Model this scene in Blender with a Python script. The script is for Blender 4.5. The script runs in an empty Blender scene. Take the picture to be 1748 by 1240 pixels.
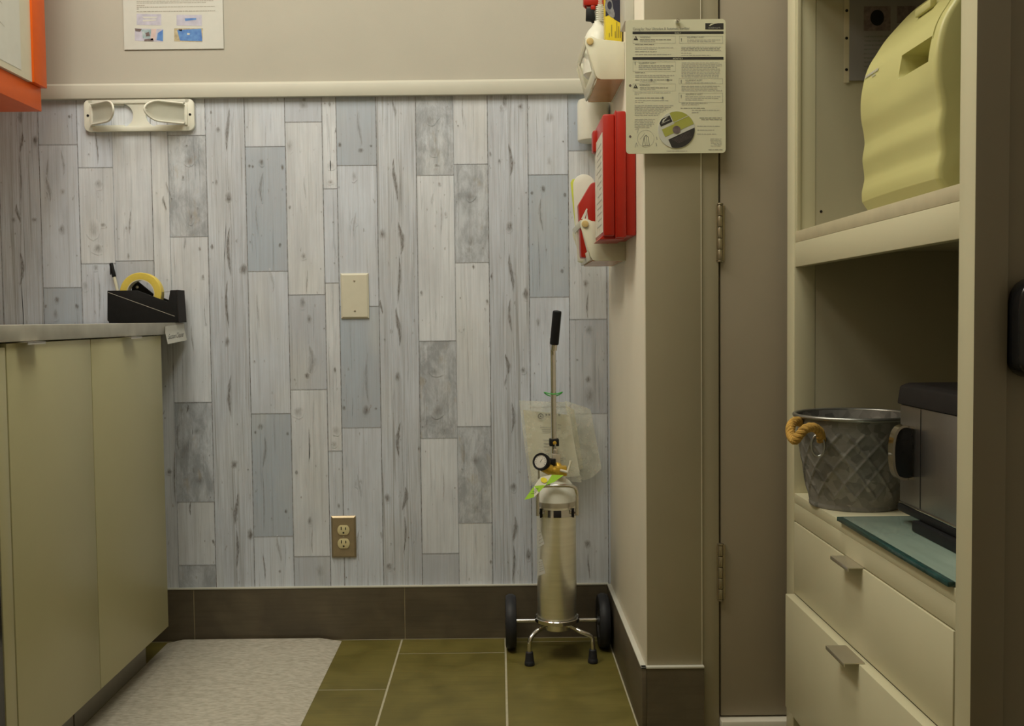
import bpy, bmesh, math, random
from mathutils import Vector, Matrix
scene = bpy.context.scene
COL = scene.collection
R = random.Random(7)

# ------------------------------------------------------------------ camera
cd = bpy.data.cameras.new('camera')
cam = bpy.data.objects.new('camera', cd); COL.objects.link(cam)
cd.sensor_fit = 'HORIZONTAL'; cd.sensor_width = 36.0
cd.lens = 1696.77 / 1748 * 36.0
cd.shift_x = (874 - 853.71) / 1748
cd.clip_start = 0.05
r0 = Vector((0.999935, -0.001569, -0.011287))     # camera right
r1 = Vector((-0.011346, -0.045059, -0.998920))    # camera down
r2 = Vector((0.001058, 0.998983, -0.045074))      # viewing direction
cam.matrix_world = Matrix(((r0.x, -r1.x, -r2.x, 0), (r0.y, -r1.y, -r2.y, 0), (r0.z, -r1.z, -r2.z, 0.9128), (0, 0, 0, 1)))
scene.camera = cam

# ------------------------------------------------------------------ world, lamp, exposure
w = bpy.data.worlds.new('world'); scene.world = w; w.use_nodes = True
w.node_tree.nodes['Background'].inputs[0].default_value = (0.9, 0.88, 0.8, 1)
w.node_tree.nodes['Background'].inputs[1].default_value = 0.02
ld = bpy.data.lights.new('ceiling_panel_light', 'AREA')
ld.shape = 'RECTANGLE'; ld.size = 0.60; ld.size_y = 1.2; ld.energy = 16.5
ld.color = (1.0, 0.98, 0.835)
lo = bpy.data.objects.new('ceiling_panel_light', ld); COL.objects.link(lo)
lo.location = (0.0, 1.52, 2.72)
l3 = bpy.data.lights.new('counter_panel_light', 'AREA')
l3.shape = 'RECTANGLE'; l3.size = 0.55; l3.size_y = 1.2; l3.energy = 24.0; l3.color = (1.0, 0.98, 0.835)
lo3 = bpy.data.objects.new('counter_panel_light', l3); COL.objects.link(lo3)
lo3.location = (-0.98, 1.60, 2.72)
l2 = bpy.data.lights.new('rear_fill_light', 'AREA')  # added fill from behind the camera, no known lamp there
l2.shape = 'RECTANGLE'; l2.size = 0.60; l2.size_y = 1.2; l2.energy = 2.0; l2.color = (1.0, 0.98, 0.835)
lo2 = bpy.data.objects.new('rear_fill_light', l2); COL.objects.link(lo2)
lo2.location = (-0.45, -0.30, 2.72)
vs = scene.view_settings
scene.display_settings.display_device = 'sRGB'
vs.view_transform = 'Standard'; vs.look = 'None'; vs.exposure = 0.0; vs.gamma = 1.0
vs.use_curve_mapping = False

# ------------------------------------------------------------------ materials
def mat(name, col, rough=0.5, metal=0.0, var=0.06, scale=40.0, stretch=(1, 1, 1), bump=0.0, bscale=None, spec=0.5, trans=0.0, alpha=1.0, sss=0.0, coat=0.0, aniso=0.0, ior=1.45):
    m = bpy.data.materials.new(name); m.use_nodes = True
    nt = m.node_tree; N = nt.nodes; L = nt.links
    b = N['Principled BSDF']
    b.inputs['Roughness'].default_value = rough
    b.inputs['Metallic'].default_value = metal
    b.inputs['Specular IOR Level'].default_value = spec
    b.inputs['IOR'].default_value = ior
    b.inputs['Transmission Weight'].default_value = trans
    b.inputs['Alpha'].default_value = alpha
    b.inputs['Coat Weight'].default_value = coat
    b.inputs['Anisotropic'].default_value = aniso
    if sss:
        b.inputs['Subsurface Weight'].default_value = sss
        b.inputs['Subsurface Radius'].default_value = (0.01, 0.008, 0.005)
    tc = N.new('ShaderNodeTexCoord'); mp = N.new('ShaderNodeMapping')
    mp.inputs['Scale'].default_value = stretch
    nz = N.new('ShaderNodeTexNoise'); nz.inputs['Scale'].default_value = scale; nz.inputs['Detail'].default_value = 4
    L.new(tc.outputs['Object'], mp.inputs[0]); L.new(mp.outputs[0], nz.inputs['Vector'])
    rp = N.new('ShaderNodeValToRGB')
    rp.color_ramp.elements[0].position = 0.3; rp.color_ramp.elements[1].position = 0.7
    lo_ = [max(0, c * (1 - var)) for c in col]; hi = [min(1, c * (1 + var)) for c in col]
    rp.color_ramp.elements[0].color = (*lo_, 1); rp.color_ramp.elements[1].color = (*hi, 1)
    L.new(nz.outputs['Fac'], rp.inputs[0]); L.new(rp.outputs[0], b.inputs['Base Color'])
    if bump:
        n2 = N.new('ShaderNodeTexNoise'); n2.inputs['Scale'].default_value = bscale or scale * 4; n2.inputs['Detail'].default_value = 3
        L.new(mp.outputs[0], n2.inputs['Vector'])
        bp = N.new('ShaderNodeBump'); bp.inputs['Strength'].default_value = bump; bp.inputs['Distance'].default_value = 0.002
        L.new(n2.outputs['Fac'], bp.inputs['Height']); L.new(bp.outputs[0], b.inputs['Normal'])
    return m

def ramp(N, L, src, p0, p1, c0=(0, 0, 0, 1), c1=(1, 1, 1, 1)):
    r = N.new('ShaderNodeValToRGB')
    r.color_ramp.elements[0].position = p0; r.color_ramp.elements[1].position = p1
    r.color_ramp.elements[0].color = c0; r.color_ramp.elements[1].color = c1
    L.new(src, r.inputs[0]); return r.outputs[0]
def mixc(N, L, fac, a, b, mode='MIX'):
    m = N.new('ShaderNodeMix'); m.data_type = 'RGBA'; m.blend_type = mode
    for s, v in ((m.inputs[0], fac), (m.inputs[6], a), (m.inputs[7], b)):
        if hasattr(v, 'links') or isinstance(v, bpy.types.NodeSocket): L.new(v, s)
        else: s.default_value = v
    return m.outputs[2]
def mth(N, L, op, a, b=None):
    m = N.new('ShaderNodeMath'); m.operation = op
    for s, v in ((m.inputs[0], a), (m.inputs[1], b)):
        if v is None: continue
        if isinstance(v, bpy.types.NodeSocket): L.new(v, s)
        else: s.default_value = v
    return m.outputs[0]

def wood_wallpaper():
    m = bpy.data.materials.new('whitewashed_plank_paper'); m.use_nodes = True
    nt = m.node_tree; N = nt.nodes; L = nt.links; b = N['Principled BSDF']
    b.inputs['Roughness'].default_value = 0.55
    at = N.new('ShaderNodeAttribute'); at.attribute_name = 'plank'
    sp = N.new('ShaderNodeSeparateColor'); L.new(at.outputs['Color'], sp.inputs[0])
    tone, seed, vein = sp.outputs[0], sp.outputs[1], sp.outputs[2]; mark = at.outputs['Alpha']
    ge = N.new('ShaderNodeNewGeometry')
    cv = N.new('ShaderNodeCombineXYZ')
    L.new(mth(N, L, 'MULTIPLY', seed, 37.0), cv.inputs[0]); L.new(mth(N, L, 'MULTIPLY', seed, 91.0), cv.inputs[2])
    va = N.new('ShaderNodeVectorMath'); va.operation = 'ADD'
    L.new(ge.outputs['Position'], va.inputs[0]); L.new(cv.outputs[0], va.inputs[1])
    def noise(sx, sz, det=4, dist=0.0, rough=0.55):
        mp = N.new('ShaderNodeMapping'); mp.inputs['Scale'].default_value = (sx, 1, sz); L.new(va.outputs[0], mp.inputs[0])
        n = N.new('ShaderNodeTexNoise'); n.inputs['Scale'].default_value = 1; n.inputs['Detail'].default_value = det
        n.inputs['Distortion'].default_value = dist; n.inputs['Roughness'].default_value = rough
        L.new(mp.outputs[0], n.inputs['Vector']); return n.outputs['Fac']
    base = N.new('ShaderNodeValToRGB'); base.color_ramp.interpolation = 'CONSTANT'
    els = base.color_ramp.elements
    tones = [(0.0, WOOD['W']), (0.2, WOOD['L']), (0.4, WOOD['B']), (0.6, WOOD['G']), (0.8, WOOD['D'])]
    while len(els) < 5: els.new(0.5)
    for e, (p, c) in zip(els, tones): e.position = p; e.color = (*c, 1)
    L.new(tone, base.inputs[0]); c = base.outputs[0]
    # broad blotches of thinner and thicker whitewash
    blot = ramp(N, L, noise(11, 4.5, 5, 0.4), 0.34, 0.68)
    c = mixc(N, L, mth(N, L, 'MULTIPLY', blot, 0.42), c, (0.46, 0.475, 0.53, 1))
    cream = ramp(N, L, noise(7, 3.0, 3), 0.5, 0.75)
    c = mixc(N, L, mth(N, L, 'MULTIPLY', cream, 0.35), c, (0.74, 0.725, 0.67, 1))
    # soft brushed patches of paint
    brush = ramp(N, L, noise(42, 4.0, 7, 0.3, 0.68), 0.42, 0.66)
    c = mixc(N, L, mth(N, L, 'MULTIPLY', brush, 0.30), c, (0.43, 0.45, 0.50, 1))
    # fine vertical grain
    grain = ramp(N, L, noise(330, 5.5, 4), 0.40, 0.70)
    c = mixc(N, L, mth(N, L, 'MULTIPLY', grain, mth(N, L, 'ADD', 0.22, mth(N, L, 'MULTIPLY', vein, 0.22))), c, (0.32, 0.32, 0.34, 1))
    # long soft streaks; stronger on veined boards
    st = ramp(N, L, noise(110, 1.9, 4, 0.5), 0.54, 0.68)
    sfac = mth(N, L, 'MULTIPLY', st, mth(N, L, 'ADD', 0.20, mth(N, L, 'MULTIPLY', vein, 0.42)))
    c = mixc(N, L, sfac, c, (0.27, 0.265, 0.26, 1))
    # cathedral rings on veined boards
    wv = N.new('ShaderNodeTexWave'); wv.wave_type = 'BANDS'; wv.bands_direction = 'X'
    mpw = N.new('ShaderNodeMapping'); mpw.inputs['Scale'].default_value = (95, 1, 0.9); L.new(va.outputs[0], mpw.inputs[0])
    L.new(mpw.outputs[0], wv.inputs['Vector']); wv.inputs['Distortion'].default_value = 5; wv.inputs['Detail'].default_value = 2
    wv.inputs['Detail Scale'].default_value = 0.8
    wr = ramp(N, L, wv.outputs['Fac'], 0.80, 1.0)
    c = mixc(N, L, mth(N, L, 'MULTIPLY', wr, mth(N, L, 'ADD', 0.05, mth(N, L, 'MULTIPLY', vein, 0.34))), c, (0.24, 0.235, 0.235, 1))
    # worn patches on distressed boards
    dis = mth(N, L, 'GREATER_THAN', tone, 0.8)
    wear = ramp(N, L, noise(24, 10, 8, 0.35, 0.72), 0.40, 0.60)
    c = mixc(N, L, mth(N, L, 'MULTIPLY', mth(N, L, 'MULTIPLY', wear, dis), 0.66), c, (0.235, 0.25, 0.28, 1))
    rust = ramp(N, L, noise(30, 16, 4, 0.3), 0.60, 0.72)
    c = mixc(N, L, mth(N, L, 'MULTIPLY', mth(N, L, 'MULTIPLY', rust, dis), 0.5), c, (0.40, 0.34, 0.26, 1))
    # specks and scratches
    sk = ramp(N, L, noise(95, 38, 2), 0.70, 0.76)
    c = mixc(N, L, mth(N, L, 'MULTIPLY', sk, 0.45), c, (0.2, 0.18, 0.17, 1))
    # placed knots, veins and board joints
    br = ramp(N, L, noise(480, 80, 5, 0.0, 0.7), 0.36, 0.60)
    mk = mth(N, L, 'MULTIPLY', ramp(N, L, mark, 0.06, 0.62), mth(N, L, 'ADD', 0.38, mth(N, L, 'MULTIPLY', br, 0.62)))
    c = mixc(N, L, mth(N, L, 'MULTIPLY', mk, 0.90), c, (0.105, 0.088, 0.074, 1))
    L.new(c, b.inputs['Base Color'])
    bp = N.new('ShaderNodeBump'); bp.inputs['Strength'].default_value = 0.12; bp.inputs['Distance'].default_value = 0.001
    L.new(grain, bp.inputs['Height']); L.new(bp.outputs[0], b.inputs['Normal'])
    return m
WOOD = dict(W=(0.68, 0.735, 0.855), L=(0.755, 0.79, 0.865), B=(0.45, 0.515, 0.62), G=(0.56, 0.60, 0.695), D=(0.64, 0.685, 0.765))

def tile_material(name, c0, c1):
    m = bpy.data.materials.new(name); m.use_nodes = True
    nt = m.node_tree; N = nt.nodes; L = nt.links; b = N['Principled BSDF']
    ge = N.new('ShaderNodeNewGeometry')
    n1 = N.new('ShaderNodeTexNoise'); n1.inputs['Scale'].default_value = 9; n1.inputs['Detail'].default_value = 7; n1.inputs['Distortion'].default_value = 0.6
    L.new(ge.outputs['Position'], n1.inputs['Vector'])
    c = ramp(N, L, n1.outputs['Fac'], 0.32, 0.7, (*c0, 1), (*c1, 1))
    mp = N.new('ShaderNodeMapping'); mp.inputs['Scale'].default_value = (7, 120, 120); L.new(ge.outputs['Position'], mp.inputs[0])
    n2 = N.new('ShaderNodeTexNoise'); n2.inputs['Scale'].default_value = 1; n2.inputs['Detail'].default_value = 3; L.new(mp.outputs[0], n2.inputs['Vector'])
    f = ramp(N, L, n2.outputs['Fac'], 0.45, 0.75)
    c = mixc(N, L, mth(N, L, 'MULTIPLY', f, 0.30), c, (c0[0] * 0.55, c0[1] * 0.55, c0[2] * 0.55, 1))
    L.new(c, b.inputs['Base Color'])
    rr = N.new('ShaderNodeMapRange'); rr.inputs[3].default_value = 0.34; rr.inputs[4].default_value = 0.55
    L.new(n1.outputs['Fac'], rr.inputs[0]); L.new(rr.outputs[0], b.inputs['Roughness'])
    return m

def mat_two_noise(name, ca, cb, scale, rough, stretch=(1, 1, 1), bump=0.3, det=6):
    m = mat(name, ca, rough, var=0.0, scale=scale, stretch=stretch, bump=bump, bscale=scale * 3)
    r = [n for n in m.node_tree.nodes if n.type == 'VALTORGB'][0]
    r.color_ramp.elements[0].color = (*ca, 1); r.color_ramp.elements[1].color = (*cb, 1)
    [n for n in m.node_tree.nodes if n.type == 'TEX_NOISE'][0].inputs['Detail'].default_value = det
    return m

def galvanized():
    m = bpy.data.materials.new('galvanized_steel'); m.use_nodes = True
    nt = m.node_tree; N = nt.nodes; L = nt.links; b = N['Principled BSDF']
    tc = N.new('ShaderNodeTexCoord')
    v = N.new('ShaderNodeTexVoronoi'); v.inputs['Scale'].default_value = 70; L.new(tc.outputs['Object'], v.inputs['Vector'])
    n = N.new('ShaderNodeTexNoise'); n.inputs['Scale'].default_value = 28; n.inputs['Detail'].default_value = 6; L.new(tc.outputs['Object'], n.inputs['Vector'])
    s = N.new('ShaderNodeSeparateColor'); L.new(v.outputs['Color'], s.inputs[0])
    f = mth(N, L, 'ADD', mth(N, L, 'MULTIPLY', s.outputs[0], 0.4), mth(N, L, 'MULTIPLY', n.outputs['Fac'], 0.6))
    L.new(ramp(N, L, f, 0.25, 0.75, (0.14, 0.135, 0.125, 1), (0.30, 0.29, 0.27, 1)), b.inputs['Base Color'])
    b.inputs['Metallic'].default_value = 0.35; b.inputs['Roughness'].default_value = 0.5
    return m

M = dict(
 wall=mat('upper_wall_paint', (0.47, 0.445, 0.385), 0.7, var=0.02, scale=6, bump=0.08, bscale=500),
 sidewall=mat('side_wall_paint', (0.82, 0.765, 0.64), 0.6, var=0.02, scale=6, bump=0.06, bscale=500),
 plank=wood_wallpaper(),
 trim=mat('white_trim_paint', (0.58, 0.565, 0.49), 0.4, var=0.02, scale=12),
 jamb_column_shade=mat('door_frame_and_column_shade', (0.37, 0.325, 0.225), 0.5, var=0.02, scale=10),
 door=mat('door_paint', (0.33, 0.28, 0.205), 0.5, var=0.02, scale=10),
 ceiling=mat('ceiling_paint', (0.7, 0.69, 0.65), 0.8, var=0.02, scale=10),
 floortile=tile_material('olive_brown_floor_tile', (0.125, 0.103, 0.021), (0.185, 0.153, 0.036)),
 basetile=tile_material('dark_brown_base_tile', (0.088, 0.070, 0.047), (0.135, 0.108, 0.068)),
 grout=mat('pale_grout', (0.44, 0.40, 0.28), 0.8, var=0.08, scale=60),
 grout2=mat('tan_grout', (0.30, 0.25, 0.15), 0.8, var=0.08, scale=60),
 cab=mat('cream_cabinet_laminate', (0.44, 0.41, 0.235), 0.36, var=0.015, scale=8),
 cabin=mat('cabinet_carcass', (0.30, 0.28, 0.22), 0.6, var=0.03, scale=8),
 darkgap=mat('dark_recess', (0.02, 0.02, 0.02), 0.8, var=0.1),
 toe=mat('toe_kick_brushed_grey', (0.30, 0.28, 0.24), 0.32, metal=0.3, var=0.05, scale=30, stretch=(1, 0.05, 1)),
 worktop=mat_two_noise('pale_stone_laminate', (0.33, 0.31, 0.255), (0.45, 0.435, 0.37), 16, 0.28, bump=0.0),
 satin=mat('satin_nickel', (0.62, 0.58, 0.50), 0.35, metal=0.9, var=0.03),
 chrome=mat('chrome', (0.72, 0.70, 0.67), 0.12, metal=1.0, var=0.02),
 steel=mat('brushed_aluminium', (0.96, 0.93, 0.80), 0.30, metal=0.90, var=0.05, scale=8, stretch=(1, 1, 14), bump=0.02, bscale=60),
 stainless=mat('stainless_steel', (0.36, 0.335, 0.32), 0.38, metal=1.0, var=0.04, scale=20, stretch=(1, 1, 0.05)),
 brass=mat('brass', (0.66, 0.42, 0.06), 0.32, metal=0.55, var=0.06),
 black=mat('black_plastic', (0.010, 0.010, 0.011), 0.5, var=0.15, scale=60, spec=0.25),
 blackgloss=mat('black_glossy_plastic', (0.012, 0.012, 0.013), 0.2, var=0.1),
 charcoal=mat('charcoal_plastic', (0.026, 0.023, 0.023), 0.6, spec=0.12, var=0.08),
 rubber=mat('black_rubber', (0.018, 0.018, 0.022), 0.55, var=0.15, bump=0.05),
 bin_bounce=mat('bin_floor_bounce_tint', (0.50, 0.25, 0.10), 0.25, var=0.08, scale=20),  # tan tint paints in red light bounced up from the case
 hubgrey=mat('grey_hub_plastic', (0.06, 0.06, 0.065), 0.4),
 whitepl=mat('white_plastic', (0.76, 0.75, 0.66), 0.32, var=0.02, sss=0.1),
 creampl=mat('cream_plastic', (0.66, 0.63, 0.50), 0.35, var=0.02, scale=10),
 ivory=mat('ivory_plate_plastic', (0.68, 0.65, 0.535), 0.35, var=0.02),
 binpl=mat('off_white_bin_plastic', (0.68, 0.66, 0.52), 0.3, var=0.03, scale=14, sss=0.25),
 boss=mat('amber_plastic_plug', (0.60, 0.44, 0.18), 0.35, var=0.12, scale=120),
 bronze=mat('bronze_outlet_plate', (0.33, 0.26, 0.16), 0.34, metal=0.45, var=0.07, scale=60),
 outletface=mat('ivory_outlet_face', (0.66, 0.58, 0.33), 0.35, var=0.02),
 orange=mat('orange_lacquer', (0.76, 0.115, 0.006), 0.4, var=0.03, spec=0.3),
 board=mat('cream_board', (0.60, 0.56, 0.44), 0.35, var=0.02),
 paper=mat('white_paper', (0.60, 0.60, 0.56), 0.7, var=0.02),
 paperwarm=mat('warm_white_paper', (0.74, 0.72, 0.60), 0.6, var=0.02),
 ink=mat('grey_ink', (0.19, 0.185, 0.17), 0.7, var=0.2, scale=300),
 inkpale=mat('pale_print', (0.40, 0.385, 0.34), 0.7, var=0.2, scale=300),
 inkblack=mat('black_ink', (0.035, 0.032, 0.03), 0.5, var=0.1),
 lam=mat('laminated_card', (0.72, 0.70, 0.52), 0.25, var=0.02, scale=10, coat=0.2),
 discwhite=mat('disc_white_print', (0.60, 0.60, 0.54), 0.25, var=0.02),
 discgreen=mat('disc_green_print', (0.40, 0.40, 0.09), 0.25, var=0.03),
 photo_lilac=mat('photo_lilac', (0.50, 0.49, 0.60), 0.6, var=0.12, scale=60),
 photo_blue=mat_two_noise('photo_blue', (0.06, 0.16, 0.50), (0.13, 0.30, 0.62), 70, 0.6, bump=0),
 photo_teal=mat_two_noise('photo_teal', (0.18, 0.32, 0.36), (0.48, 0.55, 0.58), 90, 0.6, bump=0),
 photo_pink=mat('photo_pink', (0.62, 0.48, 0.46), 0.6, var=0.1),
 photo_dark=mat('photo_dark', (0.16, 0.12, 0.12), 0.6, var=0.3, scale=120),
 photo_tan=mat('photo_tan', (0.45, 0.38, 0.24), 0.6, var=0.3, scale=120),
 red=mat('red_plastic', (0.40, 0.015, 0.005), 0.36, var=0.04),
 redlab=mat_two_noise('printed_case_label', (0.55, 0.50, 0.38), (0.72, 0.70, 0.62), 55, 0.5, bump=0),
 yellowtape=mat('yellow_tape', (0.72, 0.56, 0.10), 0.5, var=0.03, scale=200),
 tapeclear=mat('clear_tape', (0.8, 0.8, 0.7), 0.15, trans=0.85, var=0.0),
 yellowbox=mat('yellow_carton', (0.72, 0.55, 0.02), 0.45, var=0.03),
 navy=mat('dark_navy_carton', (0.02, 0.02, 0.04), 0.4, var=0.1),
 greyprint=mat('grey_print', (0.22, 0.22, 0.22), 0.5, var=0.3, scale=90),
 greenlime=mat('lime_green_card', (0.34, 0.62, 0.03), 0.5, var=0.04),
 greenyellow=mat('yellow_green_plastic', (0.58, 0.62, 0.08), 0.4, var=0.03),
 greenband=mat('green_rubber', (0.05, 0.42, 0.06), 0.5),
 yellowdot=mat('yellow_dot', (0.80, 0.70, 0.03), 0.5, var=0.02),
 tankwhite=mat('white_enamel', (0.84, 0.84, 0.76), 0.35, var=0.02),
 mat_=mat_two_noise('grey_mat_fabric', (0.36, 0.325, 0.26), (0.54, 0.50, 0.42), 60, 0.9, stretch=(1, 2.6, 1), bump=0.35, det=9),
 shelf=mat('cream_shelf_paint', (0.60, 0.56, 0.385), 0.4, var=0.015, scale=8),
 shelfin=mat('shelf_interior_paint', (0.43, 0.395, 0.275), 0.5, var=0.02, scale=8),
 endpanel_shade=mat('shaded_end_panel', (0.17, 0.145, 0.105), 0.5, var=0.03, scale=8),  # dark tone stands in for shade on the unit's near end
 shelfedge=mat('tan_shelf_edge', (0.52, 0.46, 0.31), 0.5, var=0.05, scale=30),
 disp=mat('pale_yellow_dispenser_plastic', (0.55, 0.52, 0.22), 0.34, var=0.02, scale=10),
 glassboard=mat('green_glass', (0.34, 0.44, 0.37), 0.10, var=0.12, scale=40, stretch=(1, 0.2, 1), trans=0.35, ior=1.5),
 glassedge=mat('dark_green_glass_edge', (0.02, 0.06, 0.055), 0.12, var=0.3, scale=60),
 galv=galvanized(),
 rimsteel=mat('rolled_rim_steel', (0.34, 0.34, 0.32), 0.3, metal=0.85, var=0.06),
 rope=mat('jute_rope', (0.48, 0.28, 0.06), 0.85, var=0.25, scale=90, bump=0.5),
 gaugeface=mat('gauge_face', (0.6, 0.58, 0.52), 0.25, var=0.1),
 sleeve=mat('dim_grey_paper', (0.24, 0.225, 0.215), 0.5, var=0.04, scale=12),
 hingemetal=mat('aged_nickel_hinge', (0.36, 0.31, 0.22), 0.36, metal=0.9, var=0.1, scale=60),
 marble=mat('pale_threshold', (0.62, 0.58, 0.48), 0.35, var=0.04, scale=20),
)
def plastic_bag():
    m = bpy.data.materials.new('clear_poly_bag'); m.use_nodes = True
    nt = m.node_tree; N = nt.nodes; L = nt.links
    b = N['Principled BSDF']; b.inputs['Base Color'].default_value = (0.95, 0.94, 0.86, 1); b.inputs['Roughness'].default_value = 0.18
    t = N.new('ShaderNodeBsdfTransparent'); t.inputs[0].default_value = (0.96, 0.96, 0.92, 1)
    mx = N.new('ShaderNodeMixShader'); lw = N.new('ShaderNodeLayerWeight'); lw.inputs[0].default_value = 0.25
    tc = N.new('ShaderNodeTexCoord'); nz = N.new('ShaderNodeTexNoise'); nz.inputs['Scale'].default_value = 35; nz.inputs['Detail'].default_value = 4
    L.new(tc.outputs['Object'], nz.inputs['Vector'])
    f = mth(N, L, 'ADD', mth(N, L, 'MULTIPLY', ramp(N, L, nz.outputs['Fac'], 0.45, 0.75), 0.22), mth(N, L, 'ADD', 0.17, mth(N, L, 'MULTIPLY', lw.outputs[1], 0.6)))
    bp = N.new('ShaderNodeBump'); bp.inputs['Strength'].default_value = 0.6; bp.inputs['Distance'].default_value = 0.004
    L.new(nz.outputs['Fac'], bp.inputs['Height']); L.new(bp.outputs[0], b.inputs['Normal'])
    L.new(f, mx.inputs[0]); L.new(t.outputs[0], mx.inputs[1]); L.new(b.outputs[0], mx.inputs[2])
    L.new(mx.outputs[0], N['Material Output'].inputs[0])
    return m
M['bag'] = plastic_bag()

# ------------------------------------------------------------------ mesh builder
class MB:
    def __init__(self, *mats):
        self.bm = bmesh.new(); self.mats = list(mats) or ['whitepl']
    def mi(self, m):
        if isinstance(m, int): return m
        if m not in self.mats: self.mats.append(m)
        return self.mats.index(m)
    def _merge(self, t, m, mx=None):
        i = self.mi(m)
        for f in t.faces: f.material_index = i
        if mx is not None: bmesh.ops.transform(t, matrix=mx, verts=t.verts)
        bmesh.ops.recalc_face_normals(t, faces=t.faces)
        me = bpy.data.meshes.new('tmp'); t.to_mesh(me); t.free(); self.bm.from_mesh(me); bpy.data.meshes.remove(me)
        return self
    def box(self, x0, x1, y0, y1, z0, z1, m=0, bev=0.0, seg=2, mx=None):
        t = bmesh.new(); bmesh.ops.create_cube(t, size=1)
        for v in t.verts: v.co = Vector(((x0 + x1) / 2 + v.co.x * (x1 - x0), (y0 + y1) / 2 + v.co.y * (y1 - y0), (z0 + z1) / 2 + v.co.z * (z1 - z0)))
        if bev: bmesh.ops.bevel(t, geom=t.edges[:], offset=bev, segments=seg, profile=0.5, affect='EDGES')
        return self._merge(t, m, mx)
    def prism(self, poly, axis, a, b, m=0, bev=0.0, seg=2, mx=None):
        t = bmesh.new()
        def P(u, v, h): return {'X': (h, u, v), 'Y': (u, h, v), 'Z': (u, v, h)}[axis]
        va = [t.verts.new(P(u, v, a)) for u, v in poly]; vb = [t.verts.new(P(u, v, b)) for u, v in poly]
        t.faces.new(va); t.faces.new(vb[::-1]); n = len(poly)
        for i in range(n): t.faces.new((va[i], va[(i + 1) % n], vb[(i + 1) % n], vb[i]))
        bmesh.ops.recalc_face_normals(t, faces=t.faces)
        if bev: bmesh.ops.bevel(t, geom=t.edges[:], offset=bev, segments=seg, profile=0.5, affect='EDGES')
        return self._merge(t, m, mx)
    def cyl(self, p0, p1, r, r2=None, m=0, seg=28, bev=0.0):
        p0, p1 = Vector(p0), Vector(p1); r2 = r if r2 is None else r2
        t = bmesh.new(); h = (p1 - p0).length
        bmesh.ops.create_cone(t, cap_ends=True, segments=seg, radius1=r, radius2=r2, depth=h)
        if bev:
            es = [e for e in t.edges if all(abs(abs(v.co.z) - h / 2) < 1e-6 for v in e.verts) and abs(e.verts[0].co.z - e.verts[1].co.z) < 1e-6]
            bmesh.ops.bevel(t, geom=es, offset=bev, segments=2, profile=0.5, affect='EDGES')
        q = Vector((0, 0, 1)).rotation_difference((p1 - p0).normalized())
        return self._merge(t, m, Matrix.Translation((p0 + p1) / 2) @ q.to_matrix().to_4x4())
    def lathe(self, prof, origin=(0, 0, 0), m=0, seg=40, axis=(0, 0, 1), sx=1.0, sy=1.0):
        t = bmesh.new(); rings = []
        for r, z in prof:
            if r < 1e-6: rings.append([t.verts.new((0, 0, z))])
            else: rings.append([t.verts.new((r * sx * math.cos(2 * math.pi * k / seg), r * sy * math.sin(2 * math.pi * k / seg), z)) for k in range(seg)])
        for a, b in zip(rings, rings[1:]):
            for k in range(seg):
                k2 = (k + 1) % seg
                if len(a) == 1 and len(b) == 1: continue
                if len(a) == 1: t.faces.new((a[0], b[k], b[k2]))
                elif len(b) == 1: t.faces.new((a[k], a[k2], b[0]))
                else: t.faces.new((a[k], a[k2], b[k2], b[k]))
        q = Vector((0, 0, 1)).rotation_difference(Vector(axis).normalized())
        return self._merge(t, m, Matrix.Translation(origin) @ q.to_matrix().to_4x4())
    def tube(self, pts, r, m=0, seg=12, closed=False, cap=True, rr=None):
        pts = [Vector(p) for p in pts]; n = len(pts); t = bmesh.new(); rings = []
        tan = []
        for i in range(n):
            a = pts[(i - 1) % n] if closed or i > 0 else pts[i]; b = pts[(i + 1) % n] if closed or i < n - 1 else pts[i]
            tan.append((b - a).normalized())
        up = Vector((0, 0, 1)) if abs(tan[0].z) < 0.9 else Vector((0, 1, 0))
        nrm = tan[0].cross(up).normalized()
        for i in range(n):
            if i > 0:
                q = tan[i - 1].rotation_difference(tan[i]); nrm = (q @ nrm).normalized()
            bn = tan[i].cross(nrm).normalized(); ri = rr[i] if rr else r
            rings.append([t.verts.new(pts[i] + ri * (math.cos(2 * math.pi * k / seg) * nrm + math.sin(2 * math.pi * k / seg) * bn)) for k in range(seg)])
        prs = list(zip(rings, rings[1:])) + ([(rings[-1], rings[0])] if closed else [])
        for a, b in prs:
            for k in range(seg): t.faces.new((a[k], a[(k + 1) % seg], b[(k + 1) % seg], b[k]))
        if cap and not closed:
            t.faces.new(rings[0][::-1]); t.faces.new(rings[-1])
        return self._merge(t, m)
    def quad(self, a, b, c, d, m=0):
        vs = [self.bm.verts.new(p) for p in (a, b, c, d)]; f = self.bm.faces.new(vs); f.material_index = self.mi(m); return self
    def poly(self, pts, m=0):
        f = self.bm.faces.new([self.bm.verts.new(p) for p in pts]); f.material_index = self.mi(m); return self
    def grid(self, fn, nu, nv, m=0, thick=0.0):
        t = bmesh.new(); V = [[t.verts.new(fn(i / nu, j / nv)) for j in range(nv + 1)] for i in range(nu + 1)]
        for i in range(nu):
            for j in range(nv): t.faces.new((V[i][j], V[i + 1][j], V[i + 1][j + 1], V[i][j + 1]))
        if thick: bmesh.ops.solidify(t, geom=t.faces[:], thickness=thick)
        return self._merge(t, m)
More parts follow.
